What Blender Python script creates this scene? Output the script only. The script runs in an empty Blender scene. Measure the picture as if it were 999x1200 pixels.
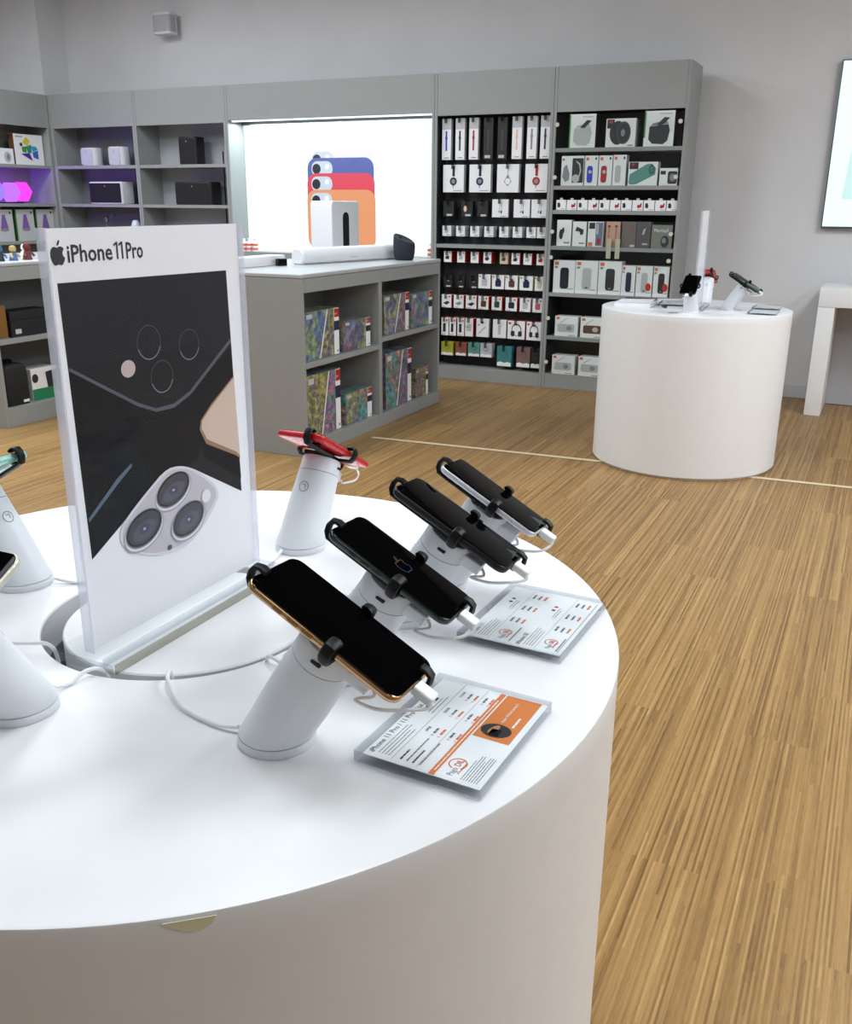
import bpy, bmesh, math, random
from mathutils import Vector, Matrix
random.seed(7)
sc = bpy.context.scene
COL = sc.collection
PI = math.pi
V = Vector

# ------------------------------------------------------------------ materials
MATS = {}
def nt(m):
    m.use_nodes = True
    return m.node_tree, m.node_tree.nodes['Principled BSDF']
def lin(c):
    return tuple(((x / 255.0) / 12.92) if x / 255.0 <= 0.04045 else (((x / 255.0) + 0.055) / 1.055) ** 2.4 for x in c)
def P(name, rgb, rough=0.5, metal=0.0, emit=None, es=0.0, spec=0.5, coat=0.0, srgb=True):
    """a plain Principled material; rgb given as 0-255 sRGB"""
    if name in MATS: return MATS[name]
    m = bpy.data.materials.new(name); t, b = nt(m)
    c = lin(rgb) if srgb else rgb
    b.inputs['Base Color'].default_value = (*c, 1)
    b.inputs['Roughness'].default_value = rough
    b.inputs['Metallic'].default_value = metal
    b.inputs['Specular IOR Level'].default_value = spec
    b.inputs['Coat Weight'].default_value = coat
    if emit:
        b.inputs['Emission Color'].default_value = (*lin(emit), 1)
        b.inputs['Emission Strength'].default_value = es
    MATS[name] = m
    return m
def noisy(name, rgb, amt=0.04, scale=40, rough=0.4, bump=0.0, stretch=(1, 1, 1)):
    """principled with a faint procedural mottling"""
    if name in MATS: return MATS[name]
    m = bpy.data.materials.new(name); t, b = nt(m)
    tc = t.nodes.new('ShaderNodeTexCoord'); mp = t.nodes.new('ShaderNodeMapping')
    mp.inputs['Scale'].default_value = stretch
    n = t.nodes.new('ShaderNodeTexNoise'); n.inputs['Scale'].default_value = scale; n.inputs['Detail'].default_value = 3
    r = t.nodes.new('ShaderNodeValToRGB'); c = lin(rgb)
    r.color_ramp.elements[0].color = (*[x * (1 - amt) for x in c], 1); r.color_ramp.elements[0].position = .3
    r.color_ramp.elements[1].color = (*[min(1, x * (1 + amt)) for x in c], 1); r.color_ramp.elements[1].position = .7
    L = t.links.new
    L(tc.outputs['Object'], mp.inputs['Vector']); L(mp.outputs['Vector'], n.inputs['Vector'])
    L(n.outputs['Fac'], r.inputs['Fac']); L(r.outputs['Color'], b.inputs['Base Color'])
    b.inputs['Roughness'].default_value = rough
    if bump:
        bp = t.nodes.new('ShaderNodeBump'); bp.inputs['Strength'].default_value = bump; bp.inputs['Distance'].default_value = .002
        L(n.outputs['Fac'], bp.inputs['Height']); L(bp.outputs['Normal'], b.inputs['Normal'])
    MATS[name] = m
    return m
def clear(name, tint=(245, 248, 250), ior=1.45, rough=0.02, gain=1.0):
    """clear plastic / glass sheet: tinted transmission with a fresnel reflection"""
    if name in MATS: return MATS[name]
    m = bpy.data.materials.new(name); m.use_nodes = True; t = m.node_tree; t.nodes.clear()
    o = t.nodes.new('ShaderNodeOutputMaterial'); mx = t.nodes.new('ShaderNodeMixShader')
    tr = t.nodes.new('ShaderNodeBsdfTransparent'); gl = t.nodes.new('ShaderNodeBsdfGlossy'); g = t.nodes.new('ShaderNodeNewGeometry')
    tr.inputs['Color'].default_value = (*lin(tint), 1); gl.inputs['Roughness'].default_value = rough
    def nd(op, a, bb=None):
        n = t.nodes.new('ShaderNodeMath'); n.operation = op
        for k, v in enumerate((a, bb)):
            if v is None: continue
            if isinstance(v, (int, float)): n.inputs[k].default_value = v
            else: t.links.new(v, n.inputs[k])
        return n.outputs[0]
    dt = t.nodes.new('ShaderNodeVectorMath'); dt.operation = 'DOT_PRODUCT'
    t.links.new(g.outputs['Normal'], dt.inputs[0]); t.links.new(g.outputs['Incoming'], dt.inputs[1])
    c1 = nd('SUBTRACT', 1.0, nd('ABSOLUTE', dt.outputs['Value'])); r0 = ((ior - 1) / (ior + 1)) ** 2   # Schlick, same from both sides
    fr_ = nd('MULTIPLY', nd('ADD', nd('MULTIPLY', nd('POWER', c1, 5.0), 1 - r0), r0), gain)
    t.links.new(fr_, mx.inputs[0])
    t.links.new(tr.outputs[0], mx.inputs[1]); t.links.new(gl.outputs[0], mx.inputs[2]); t.links.new(mx.outputs[0], o.inputs[0])
    MATS[name] = m
    return m
def acrylic(name, tint=(250, 252, 255), glassy=.6):
    """thick clear acrylic: part refracting, part straight through"""
    if name in MATS: return MATS[name]
    m = bpy.data.materials.new(name); m.use_nodes = True; t = m.node_tree; t.nodes.clear()
    o = t.nodes.new('ShaderNodeOutputMaterial'); mx = t.nodes.new('ShaderNodeMixShader')
    tr = t.nodes.new('ShaderNodeBsdfTransparent'); gl = t.nodes.new('ShaderNodeBsdfGlass')
    tr.inputs['Color'].default_value = (*lin(tint), 1); gl.inputs['Color'].default_value = (*lin(tint), 1)
    gl.inputs['Roughness'].default_value = .03; gl.inputs['IOR'].default_value = 1.49; mx.inputs[0].default_value = glassy
    t.links.new(tr.outputs[0], mx.inputs[1]); t.links.new(gl.outputs[0], mx.inputs[2]); t.links.new(mx.outputs[0], o.inputs[0])
    MATS[name] = m
    return m
def lit_edge_mat(name, rgb=(226, 228, 238), fac=.42):
    """polished acrylic edge: half clear, half scattering"""
    m = bpy.data.materials.new(name); m.use_nodes = True; t = m.node_tree; t.nodes.clear()
    o = t.nodes.new('ShaderNodeOutputMaterial'); mx = t.nodes.new('ShaderNodeMixShader')
    a = t.nodes.new('ShaderNodeBsdfTransparent'); d = t.nodes.new('ShaderNodeBsdfTranslucent'); d2 = t.nodes.new('ShaderNodeBsdfDiffuse'); m2 = t.nodes.new('ShaderNodeMixShader')
    for q in (d, d2): q.inputs['Color'].default_value = (*lin(rgb), 1)
    mx.inputs[0].default_value = fac; L = t.links.new
    L(d.outputs[0], m2.inputs[1]); L(d2.outputs[0], m2.inputs[2]); L(a.outputs[0], mx.inputs[1]); L(m2.outputs[0], mx.inputs[2]); L(mx.outputs[0], o.inputs[0])
    return m
def floor_mat():
    m = bpy.data.materials.new('strip_oak_floor'); t, b = nt(m); N = t.nodes.new; L = t.links.new
    g = N('ShaderNodeNewGeometry'); s = N('ShaderNodeSeparateXYZ'); L(g.outputs['Position'], s.inputs[0])
    def mth(op, a, bb=None):
        n = N('ShaderNodeMath'); n.operation = op
        for i, v in enumerate((a, bb)):
            if v is None: continue
            if isinstance(v, (int, float)): n.inputs[i].default_value = v
            else: L(v, n.inputs[i])
        return n.outputs[0]
    def wn(x, y, z=None):
        c = N('ShaderNodeCombineXYZ'); L(x, c.inputs[0]); L(y, c.inputs[1])
        n = N('ShaderNodeTexWhiteNoise'); n.noise_dimensions = '3D'
        if z is not None: c.inputs[2].default_value = z
        L(c.outputs[0], n.inputs[0]); return n.outputs['Value']
    x, y = s.outputs[0], s.outputs[1]
    strip = mth('FLOOR', mth('DIVIDE', x, .0046))
    board = mth('FLOOR', mth('DIVIDE', x, .160))
    zero = mth('MULTIPLY', x, 0.0)
    off = wn(board, zero, 3.0)
    by = mth('FLOOR', mth('ADD', mth('DIVIDE', y, .95), off))
    off2 = wn(strip, zero, 5.0)
    sy = mth('FLOOR', mth('ADD', mth('DIVIDE', y, .33), mth('MULTIPLY', off2, 1.0)))
    v1 = wn(strip, by, 1.0); v2 = wn(board, by, 2.0); v3 = wn(strip, sy, 4.0)
    mp = N('ShaderNodeMapping'); mp.inputs['Scale'].default_value = (330, 7, 1); L(g.outputs['Position'], mp.inputs[0])
    nz = N('ShaderNodeTexNoise'); nz.inputs['Scale'].default_value = 1; nz.inputs['Detail'].default_value = 3; L(mp.outputs[0], nz.inputs[0])
    mp2 = N('ShaderNodeMapping'); mp2.inputs['Scale'].default_value = (620, 34, 1); L(g.outputs['Position'], mp2.inputs[0])
    nz2 = N('ShaderNodeTexNoise'); nz2.inputs['Scale'].default_value = 1; nz2.inputs['Detail'].default_value = 2; L(mp2.outputs[0], nz2.inputs[0])
    a = mth('ADD', mth('MULTIPLY', v1, .28), mth('MULTIPLY', v2, .06))
    a = mth('ADD', a, mth('MULTIPLY', v3, .17)); a = mth('ADD', a, mth('MULTIPLY', nz.outputs['Fac'], .30)); a = mth('ADD', a, mth('MULTIPLY', nz2.outputs['Fac'], .24))
    r = N('ShaderNodeValToRGB'); e = r.color_ramp.elements
    e[0].position = .27; e[0].color = (*lin((104, 75, 42)), 1)
    e[1].position = .86; e[1].color = (*lin((192, 158, 106)), 1)
    k = e.new(.53); k.color = (*lin((152, 117, 71)), 1)
    k = e.new(.67); k.color = (*lin((166, 131, 82)), 1)
    L(a, r.inputs[0]); L(r.outputs[0], b.inputs['Base Color'])
    b.inputs['Roughness'].default_value = .42; b.inputs['Specular IOR Level'].default_value = .35
    bp = N('ShaderNodeBump'); bp.inputs['Strength'].default_value = .12; bp.inputs['Distance'].default_value = .001
    L(nz.outputs['Fac'], bp.inputs['Height']); L(bp.outputs[0], b.inputs['Normal'])
    return m
def wall_mat():
    return noisy('grey_plaster', (216, 215, 217), .03, 3.0, .8, .05)
def art_mat(name, seed, cols):
    """abstract printed picture: painterly blotches of a few colours"""
    m = bpy.data.materials.new(name); t, b = nt(m); N = t.nodes.new; L = t.links.new
    tc = N('ShaderNodeTexCoord'); mp = N('ShaderNodeMapping'); mp.inputs['Location'].default_value = (seed * 3.1, seed * 1.7, seed)
    nz = N('ShaderNodeTexNoise'); nz.inputs['Scale'].default_value = 8.5; nz.inputs['Detail'].default_value = 8; nz.inputs['Roughness'].default_value = .68; nz.inputs['Distortion'].default_value = .5
    r = N('ShaderNodeValToRGB'); e = r.color_ramp.elements
    e[0].position = .30; e[0].color = (*lin(cols[0]), 1); e[1].position = .68; e[1].color = (*lin(cols[-1]), 1)
    for i, c in enumerate(cols[1:-1]):
        k = e.new(.39 + .24 * i / max(1, len(cols) - 3)); k.color = (*lin(c), 1)
    n2 = N('ShaderNodeTexNoise'); n2.inputs['Scale'].default_value = 30; n2.inputs['Detail'].default_value = 5; n2.inputs['Roughness'].default_value = .7
    hs = N('ShaderNodeHueSaturation'); hs.inputs['Saturation'].default_value = 1.5
    ma = N('ShaderNodeMapRange'); ma.inputs['From Min'].default_value = .3; ma.inputs['From Max'].default_value = .7; ma.inputs['To Min'].default_value = .25; ma.inputs['To Max'].default_value = 1.35
    mx = N('ShaderNodeMix'); mx.data_type = 'RGBA'; mx.blend_type = 'MIX'; mx.inputs['Factor'].default_value = .2
    ml = N('ShaderNodeMix'); ml.data_type = 'RGBA'; ml.blend_type = 'MULTIPLY'; ml.inputs['Factor'].default_value = 1
    L(tc.outputs['Object'], mp.inputs[0]); L(mp.outputs[0], nz.inputs['Vector']); L(mp.outputs[0], n2.inputs['Vector'])
    L(nz.outputs['Fac'], r.inputs[0]); L(n2.outputs['Color'], hs.inputs['Color'])
    L(r.outputs[0], mx.inputs['A']); L(hs.outputs[0], mx.inputs['B']); L(n2.outputs['Fac'], ma.inputs['Value'])
    L(mx.outputs['Result'], ml.inputs['A']); L(ma.outputs['Result'], ml.inputs['B']); L(ml.outputs['Result'], b.inputs['Base Color'])
    b.inputs['Roughness'].default_value = .35
    return m

WHITE = noisy('white_laminate', (232, 232, 233), .012, 25, .38)
GREY = noisy('grey_laminate', (150, 152, 151), .02, 30, .45)
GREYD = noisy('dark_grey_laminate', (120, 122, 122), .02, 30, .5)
BLACKP = P('black_plastic', (11, 11, 12), .42, spec=.25)
BLACKB = noisy('black_board', (34, 36, 38), .05, 20, .55)
STANDW = P('stand_white_plastic', (222, 225, 230), .42)
SEAM = P('seam_grey_rubber', (120, 124, 130), .6)  # grey rings at the foot and collar joints
SCREEN = P('screen_glass', (4, 4, 5), .04, spec=.07)
CABLE = P('cable_white', (232, 233, 235), .45)
PAPER = P('white_card', (240, 240, 242), .55)
PAPERG = P('grey_card', (196, 196, 198), .6)
INK = P('dark_ink', (38, 38, 44), .6)
INKG = P('grey_ink', (112, 112, 120), .6)
ORANGE = P('orange_ink', (222, 128, 66), .5)
ORANGET = P('orange_red_ink', (224, 112, 74), .5)
RED = P('red_card', (176, 38, 30), .5)
REDB = P('bright_red_ink', (205, 45, 40), .5)
GREEN = P('green_card', (70, 150, 60), .5)
CHROME = P('chrome', (200, 202, 206), .15, 1.0)
STEEL = P('steel', (150, 150, 152), .3, 1.0)
CREAM = P('cream_knob', (214, 210, 196), .4)
ACR = acrylic('clear_acrylic', (253, 254, 255), .28)
SHEET = clear('clear_sheet', (254, 254, 255), gain=.2)
EDGE = clear('polished_edge', (240, 241, 244), gain=1.0)
EDGE2 = clear('front_edge_floor_tint', (222, 219, 212), gain=1.0)  # taupe tint stands in for the floor refracted in the block's front
LIT_EDGE = lit_edge_mat('lit_acrylic_edge')  # scattering white stands in for light caught in the polished edges
COVER = clear('clear_cover', (252, 253, 253), gain=.3)
GLASS = clear('glass_panel', (250, 252, 251), gain=.7)
TAG = clear('tag_sleeve', (185, 188, 190), gain=1.0)

# ------------------------------------------------------------------ mesh helpers
class B:
    """a bmesh with a list of materials, turned into one mesh object"""
    def __init__(s): s.bm = bmesh.new(); s.mats = []
    def mi(s, m):
        if m not in s.mats: s.mats.append(m)
        return s.mats.index(m)
    def _paint(s, fs, m):
        i = s.mi(m)
        for f in fs: f.material_index = i
    def box(s, x0, x1, y0, y1, z0, z1, m, bev=0.0, seg=2):
        r = bmesh.ops.create_cube(s.bm, size=1.0)
        vs = r['verts']
        for v in vs:
            v.co = V(((x0 + x1) / 2 + v.co.x * (x1 - x0), (y0 + y1) / 2 + v.co.y * (y1 - y0), (z0 + z1) / 2 + v.co.z * (z1 - z0)))
        fs = set(f for v in vs for f in v.link_faces); s._paint(fs, m)
        if bev:
            es = list(set(e for f in fs for e in f.edges))
            r = bmesh.ops.bevel(s.bm, geom=es, offset=bev, segments=seg, profile=.6, affect='EDGES', clamp_overlap=True)
            s._paint(r['faces'], m)
        return s
    def poly(s, pts, m):
        vs = [s.bm.verts.new(p) for p in pts]
        try: f = s.bm.faces.new(vs); s._paint([f], m)
        except ValueError: pass
        return s
    def loft(s, rings, m, cap0=True, cap1=True):
        R = [[s.bm.verts.new(p) for p in r] for r in rings]; fs = []
        n = len(R[0])
        for a, b in zip(R, R[1:]):
            for i in range(n):
                fs.append(s.bm.faces.new((a[i], a[(i + 1) % n], b[(i + 1) % n], b[i])))
        if cap0: fs.append(s.bm.faces.new(R[0][::-1]))
        if cap1: fs.append(s.bm.faces.new(R[-1]))
        s._paint(fs, m); return s
    def lathe(s, prof, m, n=32, c=(0, 0, 0), ax=None, cap=True):
        """profile (r, h) about the z axis, or about the frame ax = (u, v, w)"""
        u, v, w = ax or (V((1, 0, 0)), V((0, 1, 0)), V((0, 0, 1))); c = V(c)
        rings = [[c + w * h + (u * math.cos(2 * PI * i / n) + v * math.sin(2 * PI * i / n)) * max(r, 1e-5) for i in range(n)] for r, h in prof]
        return s.loft(rings, m, cap, cap)
    def prism(s, pts2, z0, z1, m, fr=None):
        o, u, v, w = fr or (V((0, 0, 0)), V((1, 0, 0)), V((0, 1, 0)), V((0, 0, 1)))
        return s.loft([[o + u * p[0] + v * p[1] + w * z for p in pts2] for z in (z0, z1)], m)
    def tube(s, pts, r, m, n=10, wide=None, wdir=None):
        pts = [V(p) for p in pts]; rings = []
        up = wdir.normalized() if wdir else None
        prev = None
        for i, p in enumerate(pts):
            d = (pts[min(i + 1, len(pts) - 1)] - pts[max(i - 1, 0)]).normalized()
            if up: a = up
            else:
                if prev is None:
                    h = V((0, 0, 1)) if abs(d.z) < .9 else V((1, 0, 0)); a = d.cross(h).normalized()
                else: a = (prev - d * prev.dot(d)).normalized()
                prev = a
            b = d.cross(a).normalized(); ra = wide or r
            rr = r[i] if isinstance(r, (list, tuple)) else r
            rings.append([p + a * math.cos(2 * PI * k / n) * (ra if wide else rr) + b * math.sin(2 * PI * k / n) * rr for k in range(n)])
        return s.loft(rings, m)
    def text(s, txt, m, o, u, v, size, align='LEFT', sx=1.0, bold=0.0, width=None):
        """lettering lying in the plane (u, v) at o; size = cap-ish height of the font in metres"""
        cu = bpy.data.curves.new('t', 'FONT'); cu.body = txt; cu.size = 1; cu.align_x = align; cu.resolution_u = 2; cu.offset = bold
        ob = bpy.data.objects.new('t', cu); COL.objects.link(ob)
        dg = bpy.context.evaluated_depsgraph_get(); me = ob.evaluated_get(dg).to_mesh()
        if width: sx = width / (size * max(q.co.x for q in me.vertices))
        vs = [s.bm.verts.new(o + u * (q.co.x * size * sx) + v * (q.co.y * size)) for q in me.vertices]; fs = []
        for p in me.polygons:
            try: fs.append(s.bm.faces.new([vs[i] for i in p.vertices]))
            except ValueError: pass
        s._paint(fs, m)
        ob.evaluated_get(dg).to_mesh_clear(); bpy.data.objects.remove(ob); bpy.data.curves.remove(cu)
        return s
    def make(s, name, parent=None, base=None, smooth=True, ang=35, recalc=True):
        """base: world point that becomes the object's origin (verts are given in world space)"""
        if recalc: bmesh.ops.recalc_face_normals(s.bm, faces=s.bm.faces)
        me = bpy.data.meshes.new(name)
        if base is not None: bmesh.ops.translate(s.bm, verts=s.bm.verts, vec=-V(base))
        s.bm.to_mesh(me); s.bm.free()
        for m in s.mats: me.materials.append(m)
        if smooth:
            for p in me.polygons: p.use_smooth = True
            me.set_sharp_from_angle(angle=math.radians(ang))
        o = bpy.data.objects.new(name, me); COL.objects.link(o)
        if base is not None: o.location = base
        if parent: o.parent = parent; 
        return o
def rrect(x0, y0, x1, y1, r, n=5):
    pts = []
    for cx, cy, a0 in ((x1 - r, y1 - r, 0), (x0 + r, y1 - r, 90), (x0 + r, y0 + r, 180), (x1 - r, y0 + r, 270)):
        for i in range(n + 1):
            a = math.radians(a0 + 90 * i / n); pts.append((cx + r * math.cos(a), cy + r * math.sin(a)))
    return pts
def ell(cx, cy, rx, ry=None, n=18, rot=0):
    ry = rx if ry is None else ry; c, s_ = math.cos(rot), math.sin(rot)
    return [(cx + rx * math.cos(t) * c - ry * math.sin(t) * s_, cy + rx * math.cos(t) * s_ + ry * math.sin(t) * c) for t in (2 * PI * i / n for i in range(n))]
def thing(name, label, cat, loc, rz=0.0, group=None):
    o = bpy.data.objects.new(name, None); COL.objects.link(o); o.location = loc; o.rotation_euler = (0, 0, rz)
    o.empty_display_size = .05
    return tag(o, label, cat, group)
def tag(o, label, cat, group=None):
    o['label'] = label; o['category'] = cat
    if group: o['group'] = group
    return o
def struct(o):
    o['kind'] = 'structure'; return o
def kids(o): return [c for c in bpy.data.objects if c.parent == o]
def copy_tree(o, loc, rz, label, group=None, swap=None):
    """a copy of a thing with copies of its parts and their parts; swap maps one material to another"""
    ch = {}
    for c in bpy.data.objects:
        if c.parent: ch.setdefault(c.parent.name, []).append(c)
    def cp(q, par):
        n = q.copy(); COL.objects.link(n)
        if par: n.parent = par
        if swap and n.type == 'MESH' and any(sl.material in swap for sl in q.material_slots):
            n.data = q.data.copy()
            for i, mm in enumerate(q.data.materials):
                if mm in swap: n.data.materials[i] = swap[mm]
        for k in ch.get(q.name, []): cp(k, n)
        return n
    r = cp(o, None); r.location = loc; r.rotation_euler = (0, 0, rz); r['label'] = label
    if group: r['group'] = group
    return r
def uv(o, u, v): return lambda p, k=0: o + u * p[0] + v * p[1] + u.cross(v) * k
def apple(cx, cy, s):
    body = [(0, .30), (.10, .345), (.22, .36), (.33, .32), (.41, .235), (.335, .16), (.295, .04), (.33, -.08), (.43, -.17), (.37, -.32), (.28, -.44), (.19, -.5), (.10, -.48), (0, -.45), (-.10, -.48), (-.19, -.5), (-.28, -.45), (-.37, -.31), (-.43, -.13), (-.435, .06), (-.385, .22), (-.29, .32), (-.17, .36), (-.07, .325)]
    leaf = [(-.005, .385), (.015, .50), (.085, .61), (.185, .66), (.18, .55), (.11, .43)]
    return [[(cx + x * s, cy + y * s) for x, y in q] for q in (body, leaf)]
X, Y, Z = V((1, 0, 0)), V((0, 1, 0)), V((0, 0, 1))

# ------------------------------------------------------------------ camera
CAM = V((0, 0, 1.19))
cam = bpy.data.cameras.new('camera'); co = bpy.data.objects.new('camera', cam); COL.objects.link(co)
def cam_frame(f=1093.0, vd=(475.0, 3900.0), va=(-1900.0, 220.0), cx=499.5, cy=600.0):
    d = V((vd[0] - cx, vd[1] - cy, f)).normalized(); up = -d
    a = V((va[0] - cx, va[1] - cy, f)).normalized(); a = (a - up * a.dot(up)).normalized()
    return -a, up.cross(-a), up
cX, cY, cU = cam_frame()
right = V((cX[0], cY[0], cU[0])); upv = -V((cX[1], cY[1], cU[1])); back = -V((cX[2], cY[2], cU[2]))
co.matrix_world = Matrix(((right.x, upv.x, back.x, CAM.x), (right.y, upv.y, back.y, CAM.y), (right.z, upv.z, back.z, CAM.z), (0, 0, 0, 1)))
cam.sensor_fit = 'VERTICAL'; cam.sensor_height = 24.0; cam.lens = 1093.0 / 1200.0 * 24.0; cam.clip_start = .02; cam.clip_end = 100
sc.camera = co

# ------------------------------------------------------------------ room shell
WY = 6.48
b = B(); b.box(-7.0, 4.0, -4.0, WY + .1, -.1, 0, floor_mat()); struct(b.make('floor', smooth=False))
b = B(); b.box(-7.0, 4.0, WY, WY + .1, 0, 3.0, wall_mat()); struct(b.make('wall_back', smooth=False))
b = B(); b.box(-7.1, -7.0, -4.0, WY + .1, 0, 3.0, wall_mat()); struct(b.make('wall_left', smooth=False))
b = B(); b.box(4.0, 4.1, -4.0, WY + .1, 0, 3.0, wall_mat()); struct(b.make('wall_right', smooth=False))
b = B(); b.box(-7.1, 4.1, -4.1, -4.0, 0, 3.0, wall_mat()); struct(b.make('wall_front', smooth=False))
b = B(); b.box(-7.0, -6.49, 6.19, WY, 0, 3.0, wall_mat()); struct(b.make('wall_corner_pier', smooth=False))
b = B(); b.box(-7.1, 4.1, -4.0, WY + .1, 3.0, 3.1, P('dark_grey_ceiling', (58, 58, 60), .9)); struct(b.make('ceiling', smooth=False))
b = B(); b.box(-1.15, 4.0, WY - .014, WY, 0, .085, P('grey_skirting', (205, 205, 208), .5), .003); struct(b.make('baseboard_back', smooth=False))
STRIP = P('pale_floor_strip', (226, 208, 172), .4)
b = B(); b.poly([(-2.36, 4.235, .0016), (3.0, 4.60, .0016), (3.0, 4.63, .0016), (-2.36, 4.265, .0016)], STRIP); b.poly([(-2.36, 4.235, .0004), (-2.36, 4.265, .0004), (3.0, 4.63, .0004), (3.0, 4.60, .0004)], STRIP)
struct(b.make('trim_1', smooth=False))

# ------------------------------------------------------------------ round display tables
def round_table(loc, R, H, label, hole=True):
    t = thing('display_table', label, 'table', loc)
    b = B()
    n = 128
    b.lathe([(R - .012, 0), (R - .012, .012), (R, .012), (R, H - .03)], WHITE, n, cap=False); b.make('drum_body', t)
    b = B()
    hr = .158
    b.lathe([(hr, H - .045), (hr, H - .0015), (hr + .0015, H), (R - .003, H), (R - .0008, H - .0008), (R, H - .003), (R, H - .03), (hr, H - .045)], WHITE, n, cap=False); b.make('top_ring', t)
    b = B(); b.lathe([(hr - .001, H - .18), (hr + .004, H - .18), (hr + .004, H - .044), (hr - .001, H - .044), (hr - .001, H - .18)], GREYD, 64, cap=False)
    b.lathe([(hr, H - .19), (hr, H - .18)], BLACKP, 64); b.make('cable_well', t)
    b = B(); b.lathe([(.140, H - .178), (.1415, H - .002), (.140, H - .0003)], WHITE, 96, c=(.010, -.001, 0)); b.make('centre_disc', t)
    return t
TX, TY, TH = -.686, .780, .73
tab = round_table((TX, TY, 0), .500, TH, 'large white round display table in the foreground holding phone stands and a poster')
b = B()
aa = math.radians(-50.2)
pts = []
for k, (da, h) in enumerate([(-.06, 0), (.06, 0), (.048, -.008), (.02, -.014), (-.008, -.013), (-.04, -.006)]):
    a = aa + da * .60; pts.append(V((.5007 * math.cos(a), .5007 * math.sin(a), TH - .0035 + h * .75)))
cen = sum(pts, V()) / len(pts); out = V((math.cos(aa), math.sin(aa), 0))
b.loft([[p for p in pts], [p + out * .0006 for p in pts]], P('yellow_tape', (222, 216, 186), .6))
o = b.make('tape_scrap', tab); o['label'] = 'torn scrap of yellowish tape stuck under the rim'
FX, FY = -.80, 4.60
far = round_table((FX, FY, 0), .434, TH, 'white round display table standing farther back on the wood floor')

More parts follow.
